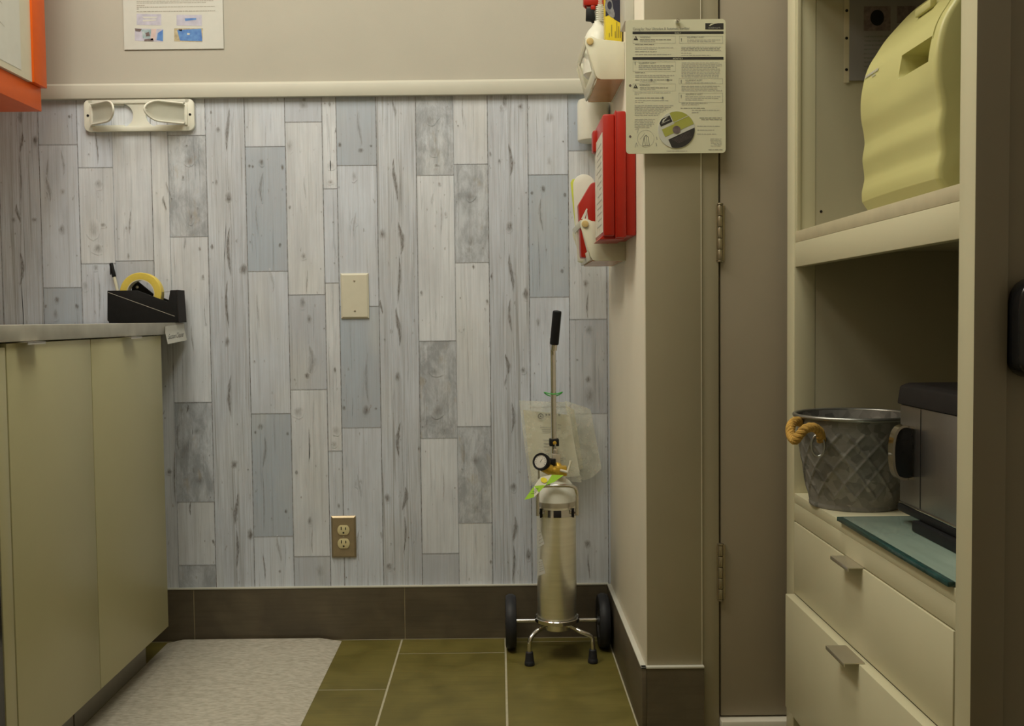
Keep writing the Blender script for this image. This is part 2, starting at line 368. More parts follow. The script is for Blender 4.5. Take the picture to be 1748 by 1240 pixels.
    def text(self, s, size, origin, ux=(1, 0, 0), uy=(0, 0, 1), m='inkblack', sx=1.0, align='LEFT'):
        cu = bpy.data.curves.new('t', 'FONT'); cu.body = s; cu.size = size; cu.align_x = align; cu.resolution_u = 3
        ob = bpy.data.objects.new('t', cu); COL.objects.link(ob)
        dg = bpy.context.evaluated_depsgraph_get(); me = bpy.data.meshes.new_from_object(ob.evaluated_get(dg))
        bpy.data.objects.remove(ob); bpy.data.curves.remove(cu)
        t = bmesh.new(); t.from_mesh(me); bpy.data.meshes.remove(me)
        ux = Vector(ux).normalized() * sx; uy = Vector(uy).normalized(); o = Vector(origin)
        for v in t.verts: v.co = o + ux * v.co.x + uy * v.co.y
        i = self.mi(m)
        for f in t.faces: f.material_index = i
        me = bpy.data.meshes.new('tmp'); t.to_mesh(me); t.free(); self.bm.from_mesh(me); bpy.data.meshes.remove(me)
        return self
    def words(self, x0, x1, z, h, P, m='ink', fill=1.0):
        # a printed line too small to read: short runs of ink; P(x, z) -> point on the sheet
        x = x0; end = x0 + (x1 - x0) * fill
        while x < end - 0.001:
            wl = min(R.uniform(0.003, 0.011), end - x)
            self.quad(P(x, z), P(x + wl, z), P(x + wl, z + h), P(x, z + h), m); x += wl + 0.0012
        return self
    def build(self, name, parent=None, origin=None, smooth=True, angle=35):
        if parent is not None: o = Vector(parent['_o'])
        elif origin is not None: o = Vector(origin)
        else: o = Vector((0, 0, 0))
        for v in self.bm.verts: v.co -= o
        me = bpy.data.meshes.new(name); self.bm.to_mesh(me); self.bm.free()
        for k in self.mats: me.materials.append(M[k])
        if smooth:
            me.polygons.foreach_set('use_smooth', [True] * len(me.polygons)); me.set_sharp_from_angle(angle=math.radians(angle))
        ob = bpy.data.objects.new(name, me); COL.objects.link(ob); ob['_o'] = tuple(o)
        if parent is not None: ob.parent = parent
        else: ob.location = o
        return ob
def thing(name, loc, label, cat, group=None):
    o = bpy.data.objects.new(name, None); COL.objects.link(o); o.location = loc; o['_o'] = tuple(loc)
    o.empty_display_size = 0.05
    return tag(o, label, cat, group)
def tag(o, label, cat, group=None):
    o['label'] = label; o['category'] = cat
    if group: o['group'] = group
    return o
def struct(o): o['kind'] = 'structure'; return o
def arc(cx, cz, r, a0, a1, n=10): return [(cx + r * math.cos(math.radians(a0 + (a1 - a0) * i / n)), cz + r * math.sin(math.radians(a0 + (a1 - a0) * i / n))) for i in range(n + 1)]
def rrect(x0, x1, z0, z1, r, n=6): return arc(x1 - r, z1 - r, r, 0, 90, n) + arc(x0 + r, z1 - r, r, 90, 180, n) + arc(x0 + r, z0 + r, r, 180, 270, n) + arc(x1 - r, z0 + r, r, 270, 360, n)
def smooth_path(pts, n=6):
    pts = [Vector(p) for p in pts]; out = []
    for i in range(len(pts) - 1):
        p0 = pts[max(i - 1, 0)]; p1 = pts[i]; p2 = pts[i + 1]; p3 = pts[min(i + 2, len(pts) - 1)]
        for k in range(n):
            t = k / n
            out.append(0.5 * ((2 * p1) + (p2 - p0) * t + (2 * p0 - 5 * p1 + 4 * p2 - p3) * t * t + (3 * p1 - p0 - 3 * p2 + p3) * t ** 3))
    out.append(pts[-1]); return out
MARKS = [(-0.751,1.389,1.508,0.0066,0.8),(-0.755,1.239,1.28,0.0083,0.8),(-0.754,1.042,1.174,0.0066,0.9),(-0.763,0.894,1.026,0.005,0.8),(-0.768,0.836,0.874,0.0066,0.8),(-0.761,0.642,0.76,0.0066,0.8),(-0.754,0.49,0.523,0.0083,0.8),(-0.752,0.335,0.423,0.0066,0.9),(-0.754,0.201,0.319,0.005,0.8),(-0.717,1.039,1.078,0.0116,1),(-0.714,0.285,0.327,0.0116,1),(-0.787,1.292,1.313,0.0033,0.7),(-0.779,1.438,1.459,0.005,0.8),(-0.797,1.49,1.503,0.0025,1),(-0.803,1.112,1.133,0.0033,1),(-0.285,1.244,1.363,0.0066,0.9),(-0.274,1.095,1.185,0.0083,0.8),(-0.28,0.958,1.09,0.005,0.8),(-0.284,0.839,0.946,0.0066,0.9),(-0.287,0.731,0.768,0.0066,0.8),(-0.286,0.523,0.62,0.0066,0.9),(-0.274,0.369,0.436,0.0083,0.8),(-0.275,0.246,0.352,0.005,0.8),(-0.323,1.136,1.172,0.0083,0.7),(-0.33,0.929,0.968,0.0099,1),(-0.303,0.869,0.889,0.0033,0.8),(-0.322,0.389,0.423,0.0066,0.8),(-0.319,0.194,0.221,0.0066,0.8),(-0.286,1.478,1.527,0.005,0.6),(0.024,1.494,1.54,0.0066,0.9),(0.015,1.485,1.51,0.005,0.6),(0.069,1.49,1.515,0.0066,0.7),(0.037,1.312,1.401,0.0066,0.8),(0.033,1.152,1.188,0.0083,0.8),(0.037,0.989,1.093,0.0066,0.9),(0.034,0.875,0.966,0.005,0.8),(0.077,0.959,1,0.0116,1),(0.022,0.753,0.811,0.0066,0.8),(0.018,0.72,0.753,0.0033,0.6),(0.035,0.586,0.674,0.0066,0.7),(0.037,0.415,0.449,0.0083,0.8),(0.038,0.276,0.348,0.0066,0.9),(0.034,0.163,0.264,0.005,0.8),(0.078,0.216,0.258,0.0116,1),(0.068,0.752,0.777,0.0066,0.7),(-0.018,1.365,1.381,0.0025,1),(-0.017,1.021,1.042,0.0025,1),(0.007,1.345,1.361,0.0033,0.8),(-1.329,1.464,1.512,0.0066,0.8),(-1.329,1.392,1.449,0.005,0.8),(-1.336,1.254,1.389,0.0033,0.6),(-1.344,1.195,1.249,0.0066,0.8),(-1.342,1.021,1.113,0.0066,0.8),(-1.29,1.405,1.44,0.0116,1),(-1.301,1.196,1.212,0.0066,0.7),(-1.358,1.193,1.213,0.005,0.7),(-0.659,1.344,1.368,0.0066,0.8),(-0.659,1.246,1.328,0.0066,0.5),(-0.675,1.156,1.238,0.0033,0.4),(-0.694,1.34,1.353,0.0033,1),(-0.684,1.339,1.351,0.0025,1),(-0.601,1.332,1.353,0.0041,0.9),(-0.612,1.116,1.133,0.0033,1),(-0.678,0.601,0.624,0.0066,0.8),(-0.67,0.494,0.586,0.0066,0.5),(-0.675,0.309,0.494,0.0025,0.5),(-0.693,0.591,0.604,0.0033,0.8),(-0.602,0.585,0.6,0.0033,0.8),(-0.611,0.362,0.379,0.0033,0.9),(-0.38,1.378,1.395,0.0066,0.9),(-0.382,1.398,1.495,0.0066,0.4),(-0.439,1.394,1.412,0.0041,1),(-0.352,1.394,1.404,0.0033,0.9),(-0.379,0.638,0.674,0.0083,0.8),(-0.372,0.674,0.824,0.0066,0.4),(-0.441,0.655,0.672,0.0041,0.9),(-0.351,0.656,0.666,0.0033,0.8),(-0.54,1.497,1.533,0.0116,0.5),(-0.536,1.521,1.538,0.005,0.7),(-0.552,0.941,0.982,0.0066,0.6),(-0.535,0.9,0.933,0.0066,0.6),(-0.537,0.742,0.842,0.0132,0.4),(-0.542,0.743,0.767,0.0066,0.8),(-0.578,1.381,1.425,0.0132,0.4),(-0.57,0.635,0.671,0.0132,0.4),(-0.542,0.509,0.609,0.0033,0.5),(-0.539,1.253,1.318,0.0025,0.5),(-0.582,1.224,1.237,0.0033,1),(-0.579,0.473,0.49,0.0033,1),(-0.543,0.325,0.358,0.0066,0.6),(-0.538,0.249,0.316,0.0025,0.5),(-0.547,1.081,1.106,0.0066,0.5),(-0.538,0.991,1.056,0.0025,0.5),(-0.465,1.506,1.525,0.0033,0.9),(-0.451,1.434,1.451,0.0033,0.8),(-0.464,1.331,1.358,0.0099,0.4),(-0.467,1.291,1.309,0.0066,0.5),(-0.464,0.762,0.783,0.0033,1),(-0.465,0.583,0.617,0.0099,0.4),(-0.471,0.55,0.572,0.0066,0.5),(-0.461,0.377,0.394,0.0033,0.8),(-0.403,1.173,1.202,0.0083,0.6),(-0.401,1.145,1.216,0.005,0.35),(-0.403,0.432,0.466,0.0083,0.6),(-0.401,0.407,0.477,0.005,0.35),(-0.401,1.297,1.333,0.0066,0.4),(-0.182,1.233,1.265,0.0033,0.4),(-0.159,1.151,1.249,0.0025,0.5),(-0.145,1.196,1.216,0.0033,0.6),(-0.182,1.453,1.493,0.0132,0.35),(-0.177,1.363,1.404,0.0099,0.4),(-0.169,1.34,1.347,0.005,0.8),(-0.179,0.747,0.78,0.0132,0.4),(-0.177,0.63,0.672,0.0132,0.4),(-0.162,1.285,1.298,0.0033,0.7),(-0.217,0.979,0.995,0.0033,0.9),(-0.032,0.952,0.968,0.0033,0.9),(-0.23,0.536,0.556,0.0033,0.8),(-0.075,1.24,1.272,0.0099,0.5),(-0.075,1.109,1.15,0.0083,0.5),(-0.069,1.048,1.068,0.0033,0.8),(-0.08,1.091,1.117,0.0066,0.5),(-0.093,1.452,1.533,0.0025,0.5),(-0.071,0.487,0.537,0.0099,0.5),(-0.071,0.353,0.403,0.0099,0.4),(-0.03,0.209,0.226,0.0033,0.9),(-0.163,0.387,0.488,0.0025,0.4),(0.149,1.451,1.493,0.0083,0.6),(0.148,1.335,1.368,0.0066,0.4),(0.129,1.262,1.286,0.0066,0.9),(0.125,1.156,1.254,0.0066,0.5),(0.115,0.983,1.156,0.0025,0.5),(0.098,1.256,1.269,0.0041,1),(0.19,1.248,1.265,0.0041,1),(0.18,1.035,1.052,0.0041,1),(0.111,0.884,0.917,0.005,0.5),(0.25,1.399,1.432,0.0099,0.6),(0.247,0.995,1.023,0.0066,0.7),(0.252,0.907,0.982,0.0033,0.7),(0.256,0.858,0.894,0.0099,0.5),(0.253,0.65,0.725,0.0116,0.5),(0.252,0.725,0.75,0.0066,0.8),(0.247,0.248,0.282,0.0083,0.8),(0.25,0.164,0.24,0.0033,0.7),(0.221,0.789,0.797,0.0033,0.8),(-1.193,1.482,1.496,0.0033,1),(-1.259,1.261,1.375,0.005,0.5),(-1.218,1.269,1.293,0.0066,0.5),(-1.222,1.153,1.195,0.0083,0.6),(-1.216,1.326,1.399,0.005,0.4),(-1.258,1.253,1.326,0.0066,0.5),(-1.244,0.966,0.99,0.0066,0.8),(-1.248,0.916,0.957,0.0066,0.5),(-1.276,0.954,0.968,0.005,1),(-1.188,0.95,0.97,0.005,1),(-1.119,1.357,1.455,0.0033,0.7),(-1.117,1.284,1.317,0.0099,0.5),(-1.124,1.104,1.137,0.0116,0.6),(-1.107,1.178,1.194,0.0066,0.6),(-1.136,1.145,1.211,0.0132,0.35),(-1.162,0.998,1.034,0.0132,0.4),(-1.132,1.055,1.079,0.0066,0.6),(-1.125,0.923,1.055,0.0033,0.5),(-1.032,1.16,1.226,0.0033,0.6),(-1.043,1.169,1.185,0.0033,0.5),(-1.039,1.087,1.111,0.0033,0.7),(-0.933,1.225,1.266,0.005,0.7),(-0.925,1.274,1.306,0.0083,0.5),(-0.919,1.265,1.29,0.005,0.5),(-0.863,1.346,1.379,0.0099,0.5),(-0.86,1.183,1.232,0.0066,0.6),(-0.88,1.309,1.325,0.0033,0.8),(-0.867,1.402,1.408,0.0033,0.8),(-0.88,1.118,1.15,0.0025,0.6),(-0.831,1.03,1.047,0.0033,1),(-0.827,0.895,0.961,0.0017,0.5),(-0.92,0.68,0.797,0.0033,0.8),(-0.924,0.396,0.547,0.005,0.8),(-0.94,0.477,0.5,0.0066,0.8),(-0.859,0.588,0.613,0.0099,0.5),(-0.855,0.446,0.479,0.0099,0.5),(-0.882,0.362,0.404,0.0033,0.8),(-0.82,0.277,0.294,0.0033,1),(-0.865,0.829,0.904,0.0033,0.5),(-0.912,0.547,0.622,0.0199,0.5),(-0.884,0.655,0.68,0.0033,0.8),(-0.889,0.513,0.597,0.0165,0.4),(-0.838,1.109,1.125,0.0033,0.8),(-0.678,0.893,0.992,0.0033,0.4),(-0.638,0.992,1.058,0.0066,0.3),(-0.677,0.174,0.25,0.0033,0.7),(-0.633,0.225,0.3,0.0066,0.4),(-0.632,0.191,0.204,0.0033,0.8),(-0.516,0.172,0.223,0.0132,0.35),(-0.406,0.222,0.315,0.0066,0.4),(-0.432,0.229,0.248,0.0033,0.8)]

def ray(px, py): return r0 * ((px - 853.71) / 1696.77) + r1 * ((py - 620) / 1696.77) + r2
EYE = Vector((0, 0, 0.9128))
def atY(px, py, y): d = ray(px, py); return EYE + d * (y / d.y)       # point of the plane at depth y
def atX(px, py, x): d = ray(px, py); return EYE + d * (x / d.x)

# ================================================================== THE ROOM
WY = 2.808; CEIL = 2.75
mb = MB('grout'); mb.box(-1.6, 1.15, -1.7, 2.95, -0.05, -0.0008, 'grout')
cols = [-1.4635 + 0.2945 * k for k in range(9)]
offs = [0.35, 0.10, 2.16, 2.4162, 2.6766, 2.165, 2.40, 2.20, 2.3]
mb.box(-1.6, 1.15, -1.7, 2.95, -0.0008, -0.0004, 'grout')
for k, x0 in enumerate(cols):
    x1 = x0 + 0.2945; y = offs[k] - 0.6 * 8
    while y < WY:
        a, b = max(y + 0.0016, -1.7), min(y + 0.6 - 0.0016, WY + 0.05)
        if b > a: mb.quad((x0 + 0.0026, a, 0), (x1 - 0.0026, a, 0), (x1 - 0.0026, b, 0), (x0 + 0.0026, b, 0), 'floortile')
        y += 0.6
struct(mb.build('floor'))
struct(MB('ceiling').box(-1.6, 1.15, -1.7, 2.95, CEIL, CEIL + 0.05).build('ceiling'))
struct(MB('sidewall').box(-1.58, -1.52, -1.7, 2.95, 0, CEIL).build('wall_left'))
struct(MB('sidewall').box(-1.58, 1.12, -1.7, -1.64, 0, CEIL).build('wall_front'))
struct(MB('sidewall').box(1.06, 1.12, -1.7, 2.95, 0, CEIL).build('wall_right'))
ws = struct(MB('sidewall', 'jamb_column_shade').box(0.312, 0.4363, 2.1306, 2.95, 0, CEIL, bev=0.003).build('wall_side'))
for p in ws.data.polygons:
    if p.normal.y < -0.95: p.material_index = 1  # column front: its shade is put into a darker wall colour

# back wall: painted above the rail, plank-pattern paper below it
mb = MB('wall', 'plank'); mb.box(-1.56, 0.33, WY + 0.0004, WY + 0.09, 0, CEIL, 'wall')
bm = mb.bm; lay = bm.loops.layers.float_color.new('plank')
xs = [-1.5211, -1.3945, -1.2807, -1.1724, -1.0754, -0.9674, -0.92, -0.8139, -0.7041, -0.5914, -0.4877, -0.4479, -0.3365, -0.2258, -0.1209, -0.0252, 0.0874, 0.1997, 0.3059, 0.3300]
brk = {2: [1.4121, 1.0132], 3: [1.3476, 1.0795], 4: [1.0865], 6: [1.4341, 1.152, 0.6849, 0.4009, 0.2191], 8: [1.4008, 1.0527, 0.6507, 0.2991],
       9: [1.4678, 0.9857, 0.7177, 0.2405], 10: [1.2816, 1.0178, 0.5419], 11: [1.346, 0.9511, 0.6078], 13: [1.3159, 0.8511, 0.5752, 0.2446],
       14: [1.3457, 1.0709, 0.6074, 0.3311], 16: [1.314, 0.9714, 0.66], 17: [1.3796, 0.9074, 0.6403]}
tones = {0: 'W', 1: 'V', 2: 'GWB', 3: 'WLW', 4: 'LG', 5: 'L', 6: 'LDLDLD', 7: 'V', 8: 'WBWBW', 9: 'GLGLG', 10: 'LWLW', 11: 'BWBW', 12: 'V', 13: 'DLDLG', 14: 'LDLDL', 15: 'V', 16: 'WBWW', 17: 'BLGL', 18: 'W'}
TV = dict(W=0.1, L=0.3, B=0.5, G=0.7, D=0.9, V=0.1)
def face(pts, cols_):
    f = bm.faces.new([bm.verts.new(p) for p in pts]); f.material_index = 1
    for lp, c in zip(f.loops, cols_): lp[lay] = c
    return f
ZB, ZT = 0.0, 1.545; planks = []
for c in range(19):
    zs = [ZT] + brk.get(c, []) + [ZB]
    for i in range(len(zs) - 1):
        t = tones[c][min(i, len(tones[c]) - 1)]; sd = R.random()
        planks.append((xs[c], xs[c + 1], zs[i + 1], zs[i], TV[t], sd, 1.0 if t == 'V' else 0.0))
for x0, x1, z0, z1, tv, sd, ve in planks:
    face([(x0, WY, z0), (x1, WY, z0), (x1, WY, z1), (x0, WY, z1)], [(tv, sd, ve, 0)] * 4)
def plank_at(x, z):
    for p in planks:
        if p[0] <= x <= p[1] and p[2] <= z <= p[3]: return p
    return planks[0]
def mark(x, z0, z1, hw, s):
    p = plank_at(x, (z0 + z1) / 2); zc = (z0 + z1) / 2; hz = max((z1 - z0) / 2, 0.002); n = 12
    hw = min(hw * 1.5, x - p[0], p[1] - x) if (x - p[0] > 0.002 and p[1] - x > 0.002) else hw
    cc = (p[4], p[5], p[6], s); ce = (p[4], p[5], p[6], 0)
    mark.n += 1; yy = WY - 0.00015 - 0.000012 * (mark.n % 60)
    def cl(v): return min(max(v, p[0]), p[1])
    K = 1 if hz < 2.5 * hw else 6
    if K == 1:
        rim = [(cl(x + hw * math.cos(2 * math.pi * k / n) * R.uniform(.75, 1.25)), yy, zc + hz * math.sin(2 * math.pi * k / n) * R.uniform(0.9, 1.15)) for k in range(n)]
        mid = (x + R.uniform(-.2, .2) * hw, yy, zc + R.uniform(-.2, .2) * hz)
        for k in range(n): face([rim[k], rim[(k + 1) % n], mid], [ce, ce, cc])
    else:
        # a vein: a thin spindle that wanders along the board
        N_ = 10; ph = R.uniform(0, 6); rows = []
        for k in range(N_ + 1):
            f = k / N_; zz = zc + hz * 1.08 * (2 * f - 1); wv = hw * 0.5 * math.sin(4 * f + ph); ww = hw * (0.15 + 0.7 * math.sin(math.pi * f) ** 1.5 * R.uniform(.7, 1.2))
            rows.append((cl(x + wv - ww), cl(x + wv), cl(x + wv + ww), zz, 0.0 if k in (0, N_) else s))
        for a_, b_ in zip(rows, rows[1:]):
            ca = (p[4], p[5], p[6], a_[4]); cb = (p[4], p[5], p[6], b_[4])
            face([(a_[0], yy, a_[3]), (a_[1], yy, a_[3]), (b_[1], yy, b_[3]), (b_[0], yy, b_[3])], [ce, ca, cb, ce])
            face([(a_[1], yy, a_[3]), (a_[2], yy, a_[3]), (b_[2], yy, b_[3]), (b_[1], yy, b_[3])], [ca, ce, ce, cb])
mark.n = 0
for m_ in MARKS: mark(*m_)
for p in planks:
    w_, h_ = p[1] - p[0], p[3] - p[2]
    for k in range(int(2 + h_ * 9)):
        x = R.uniform(p[0] + 0.006, p[1] - 0.006); l_ = min(R.uniform(0.03, 0.16), h_ * 0.6); z = R.uniform(p[2], p[3] - l_)
        mark(x, z, z + l_, R.uniform(0.0007, 0.0016), R.uniform(0.18, 0.42))
    for k in range(int(1 + h_ * 4)):
        x = p[0] + (R.uniform(0.004, 0.014) if R.random() < 0.5 else w_ - R.uniform(0.004, 0.014)) if R.random() < 0.6 else R.uniform(p[0] + .01, p[1] - .01)
        z = R.uniform(p[2] + 0.01, p[3] - 0.01); mark(x, z - 0.004, z + 0.004, R.uniform(0.0012, 0.0026), R.uniform(0.4, 0.85))
# the long heart vein of each veined board, with fainter grain lines beside it
for c in (1, 7, 12, 15):
    p = next(q for q in planks if q[0] == xs[c]); xc = p[0] + (p[1] - p[0]) * (0.58 if c != 1 else 0.5)
    for dx, st_, hw_ in ((0, 0.50, 0.0013), (-0.012, 0.30, 0.0009), (0.013, 0.30, 0.0009), (-0.022, 0.2, 0.0008), (0.025, 0.22, 0.0008)):
        ph = R.uniform(0, 6); n_ = 60; yy = WY - 0.00012 - 0.000006 * R.randrange(5)
        def vx(z): return xc + dx * (1 + 0.35 * math.sin(9 * z + ph)) + 0.004 * math.sin(5.3 * z + ph) + 0.0015 * math.sin(23 * z + 2 * ph)
        prev = None
        for k in range(n_ + 1):
            z = ZB + (ZT - ZB) * k / n_; s = st_ * max(0.0, min(1.0, 0.5 + 0.9 * math.sin(7.1 * z + ph * 2) + R.uniform(-.3, .3))); x = vx(z)
            cur = (x, z, s)
            if prev:
                ca, cb, ce = (p[4], p[5], p[6], prev[2]), (p[4], p[5], p[6], s), (p[4], p[5], p[6], 0)
                face([(prev[0] - hw_, yy, prev[1]), (prev[0], yy, prev[1]), (x, yy, z), (x - hw_, yy, z)], [ce, ca, cb, ce])
                face([(prev[0], yy, prev[1]), (prev[0] + hw_, yy, prev[1]), (x + hw_, yy, z), (x, yy, z)], [ca, ce, ce, cb])
            prev = cur
weak = {4: 0.35, 6: 0.4, 14: 0.4}
for i in range(1, 19):
    s = weak.get(i, 0.8); hw = 0.0010 if i not in weak else 0.0008
    face([(xs[i] - hw, WY - 0.0010, ZB), (xs[i] + hw, WY - 0.0010, ZB), (xs[i] + hw, WY - 0.0010, ZT), (xs[i] - hw, WY - 0.0010, ZT)], [(0.1, 0.3, 0, s)] * 4)
for c, zz in brk.items():
    for z in zz:
        face([(xs[c], WY - 0.0010, z - 0.0008), (xs[c + 1], WY - 0.0010, z - 0.0008), (xs[c + 1], WY - 0.0010, z + 0.0008), (xs[c], WY - 0.0010, z + 0.0008)], [(0.1, 0.3, 0, 0.42)] * 4)
struct(mb.build('wall_back', smooth=False))

# chair rail
mb = MB('trim'); mb.box(-1.52, 0.312, WY - 0.017, WY + 0.001, 1.5345, 1.5715, bev=0.002)
mb.prism([(WY - 0.013, 1.5705), (WY + 0.001, 1.5705), (WY + 0.001, 1.5785), (WY - 0.004, 1.5785)], 'X', -1.52, 0.312)
struct(mb.build('trim_1'))
# tile skirting with a pale edging strip
mb = MB('basetile', 'trim', 'grout2')
for a, b in ((-1.477, -0.8785), (-0.8755, -0.2785), (-0.2755, 0.3015)): mb.box(a, b, WY - 0.009, WY, 0.0015, 0.150, 'basetile')
mb.box(-1.52, 0.302, WY - 0.0072, WY, 0.0, 0.150, 'grout2')
mb.box(-1.52, 0.304, WY - 0.0105, WY, 0.150, 0.1545, 'trim', bev=0.0008)
mb.quad((-1.52, WY - 0.012, 0.0004), (0.302, WY - 0.012, 0.0004), (0.302, WY - 0.009, 0.0004), (-1.52, WY - 0.009, 0.0004), 'grout')
struct(mb.build('baseboard_back'))
mb = MB('basetile', 'trim', 'grout2')
mb.box(0.302, 0.312, 2.1202, 2.7985, 0.0, 0.150, 'basetile', bev=0.0008)
mb.box(0.300, 0.312, 2.1190, 2.7985, 0.150, 0.1545, 'trim', bev=0.0008)
mb.quad((0.2985, 2.12, 0.0004), (0.302, 2.12, 0.0004), (0.302, 2.799, 0.0004), (0.2985, 2.799, 0.0004), 'grout')
struct(mb.build('baseboard_side'))
mb = MB('basetile', 'trim')
mb.box(0.3124, 0.4370, 2.1206, 2.1306, 0.0, 0.150, 'basetile'); mb.box(0.300, 0.4370, 2.1190, 2.1306, 0.150, 0.1545, 'trim', bev=0.0008)
struct(mb.build('baseboard_front'))
# door frame, door, threshold
struct(MB('jamb_column_shade').box(0.4363, 0.4733, 2.137, 2.30, 0, CEIL, bev=0.002).build('trim_2'))
dr = struct(MB('door').box(0.4770, 1.055, 2.141, 2.181, 0.036, 2.08, bev=0.0025).build('door_1', origin=(0.4770, 2.141, 0.036)))
MB('darkgap').box(0.4733, 0.4770, 2.165, 2.18, 0.036, 2.08).build('gap_shade', dr)  # near-black strip painting the shade inside the hinge gap
for z0, z1 in ((1.0305, 1.1487), (0.296, 0.4155)):
    mb = MB('hingemetal'); n = 5
    for k in range(n):
        a = z0 + (z1 - z0) * k / n; mb.cyl((0.4757, 2.1345, a + 0.0006), (0.4757, 2.1345, a + (z1 - z0) / n - 0.0006), 0.0058, bev=0.0008)
    mb.cyl((0.4757, 2.1345, z1), (0.4757, 2.1345, z1 + 0.004), 0.0066, bev=0.001); mb.cyl((0.4757, 2.1345, z0 - 0.003), (0.4757, 2.1345, z0), 0.0062, bev=0.001)
    mb.box(0.476, 0.4865, 2.1385, 2.1412, z0, z1); mb.box(0.4675, 0.475, 2.1350, 2.1372, z0, z1)
    for k in (0.2, 0.5, 0.8): mb.cyl((0.4828, 2.1375, z0 + (z1 - z0) * k), (0.4828, 2.139, z0 + (z1 - z0) * k), 0.0022)
    mb.build('hinge', dr)
struct(MB('marble').box(0.4740, 1.055, 2.118, 2.19, 0, 0.0325, bev=0.003).build('trim_3'))

# ================================================================== COUNTER ON THE LEFT
DX = -0.892
def base_cabinet(y0, y1, label, hy):
    t = thing('base_cabinet', (DX - 0.31, (y0 + y1) / 2, 0.0), label, 'cabinet', 'base cabinets along the left wall')
    MB('cabin').box(-1.515, DX - 0.0195, y0 + 0.001, y1 - 0.001, 0.098, 0.879).build('body', t)
    d = MB('cab').box(DX - 0.019, DX, y0 + 0.0012, y1 - 0.0012, 0.0990, 0.8770, bev=0.0012).build('door', t)
    hb = MB('satin')
    hb.box(DX - 0.012, DX + 0.023, hy - 0.036, hy + 0.036, 0.8770, 0.8786); hb.box(DX + 0.0212, DX + 0.023, hy - 0.036, hy + 0.036, 0.8735, 0.8780)
    hb.build('handle', d)
    MB('toe').box(DX - 0.075, DX - 0.061, y0 + 0.0005, y1 - 0.0065, 0.0, 0.098).build('toe_kick', t)
    return t
base_cabinet(2.1740, 2.6275, 'cream base cabinet nearest the plank wall, under the counter end with the tape dispenser', 2.388)
base_cabinet(1.8000, 2.1735, 'cream base cabinet next in from the counter end, beside the black appliance edge', 1.872)
t = thing('filler_panel', (DX - 0.01, 1.777, 0.0), 'narrow cream filler strip between the base cabinet and the black appliance', 'panel')
MB('cab').box(DX - 0.019, DX, 1.7570, 1.7965, 0.0990, 0.8700, bev=0.0012).build('strip', t)
MB('toe').box(DX - 0.075, DX - 0.061, 1.757, 1.7915, 0.0, 0.098).build('toe_kick', t)
t = thing('dishwasher', (DX - 0.3, 1.45, 0.0), 'black built-in appliance front at the far left under the counter', 'dishwasher')
MB('black').box(-1.50, DX - 0.025, 1.15, 1.752, 0.02, 0.87).build('body', t)
MB('blackgloss').box(DX - 0.0245, DX + 0.001, 1.15, 1.7520, 0.10, 0.862, bev=0.003).build('door', t)
mb = MB('worktop'); mb.box(-1.519, -0.884, 0.75, 2.7985, 0.8795, 0.9105, bev=0.0018)
tag(mb.build('worktop', origin=(-1.2, 1.8, 0.8795)), 'pale stone-look worktop running along the cream base cabinets', 'worktop')

# hanging paper label on the worktop edge
mb = MB('paper', 'inkblack')
def lab(u, v): return (-0.8828 + 0.006 * (v < 0) * (-v / 0.03) , 2.634 + u * 0.162, 0.884 + v + 0.007 * u)
mb.grid(lambda u, v: lab(u, -0.030 + v * 0.047), 6, 8, 'paper')
mb.text('Suction Cleaner', 0.0205, (-0.8788, 2.644, 0.8665), (0, 1, 0.04), (0.15, 0, 1), 'inkblack', sx=0.98)
tag(mb.build('paper_label', origin=(-0.883, 2.715, 0.88)), 'white paper label reading Suction Cleaner on the worktop edge', 'label')

# tape dispenser, roll and pen, standing on the counter against the plank wall
def XZ(px, py, y): p = atY(px, py, y); return (p.x, p.z)
FY = 2.722
out = [XZ(*p, FY) for p in [(183, 496.5), (233.5, 495.8), (287, 516), (290.4, 495.6), (300.7, 495.2), (304.3, 550.5), (188, 551.7), (183, 547.5)]]
out = [(x, max(z, 0.9112)) for x, z in out]
t = thing('tape_dispenser', (-0.99, 2.755, 0.9105), 'black plastic desk tape dispenser on the counter against the plank wall', 'tape dispenser')
mb = MB('black'); mb.prism(out, 'Y', FY, FY + 0.006, bev=0.0012); mb.prism(out, 'Y', FY + 0.060, FY + 0.066, bev=0.0012)
xl, xr = out[0][0], out[4][0]
mb.box(xl + 0.002, out[5][0] - 0.002, FY + 0.003, FY + 0.062, 0.9112, 0.921)
mb.box(xl + 0.001, xl + 0.006, FY + 0.003, FY + 0.062, 0.9112, out[0][1] - 0.002)
mb.prism([out[3], out[4], out[5], (out[3][0], out[5][1])], 'Y', FY + 0.002, FY + 0.064)
mb.build('body', t)
a, b = XZ(184, 499.5, FY - 0.001), XZ(298, 540.5, FY - 0.001)
MB('inkpale').prism([a, b, (b[0], b[1] + 0.0012), (a[0], a[1] + 0.0012)], 'Y', FY - 0.0006, FY + 0.001).build('edge_groove', t)
hp = [XZ(*p, FY + 0.055) for p in [(224, 505), (226, 482.5), (232, 479), (236, 481), (268, 507), (268, 512)]]
mb = MB('black', 'satin'); mb.prism(hp, 'Y', FY + 0.053, FY + 0.0605, 'black', bev=0.001)
c = XZ(234.5, 490.5, FY + 0.053); mb.cyl((c[0], FY + 0.0505, c[1]), (c[0], FY + 0.056, c[1]), 0.0042, m='satin', bev=0.0008)
mb.build('roll_holder', t)
mb = MB('charcoal'); mb.prism([(xr - 0.001, out[4][1]), (xr + 0.0022, out[4][1] + 0.0004), (out[5][0] + 0.0025, 0.9112), (out[5][0] - 0.001, 0.9112)], 'Y', FY + 0.001, FY + 0.065)
mb.build('end_cap', t)
mb = MB('satin'); n = 18; pts = [(out[3][0], FY + 0.018)]
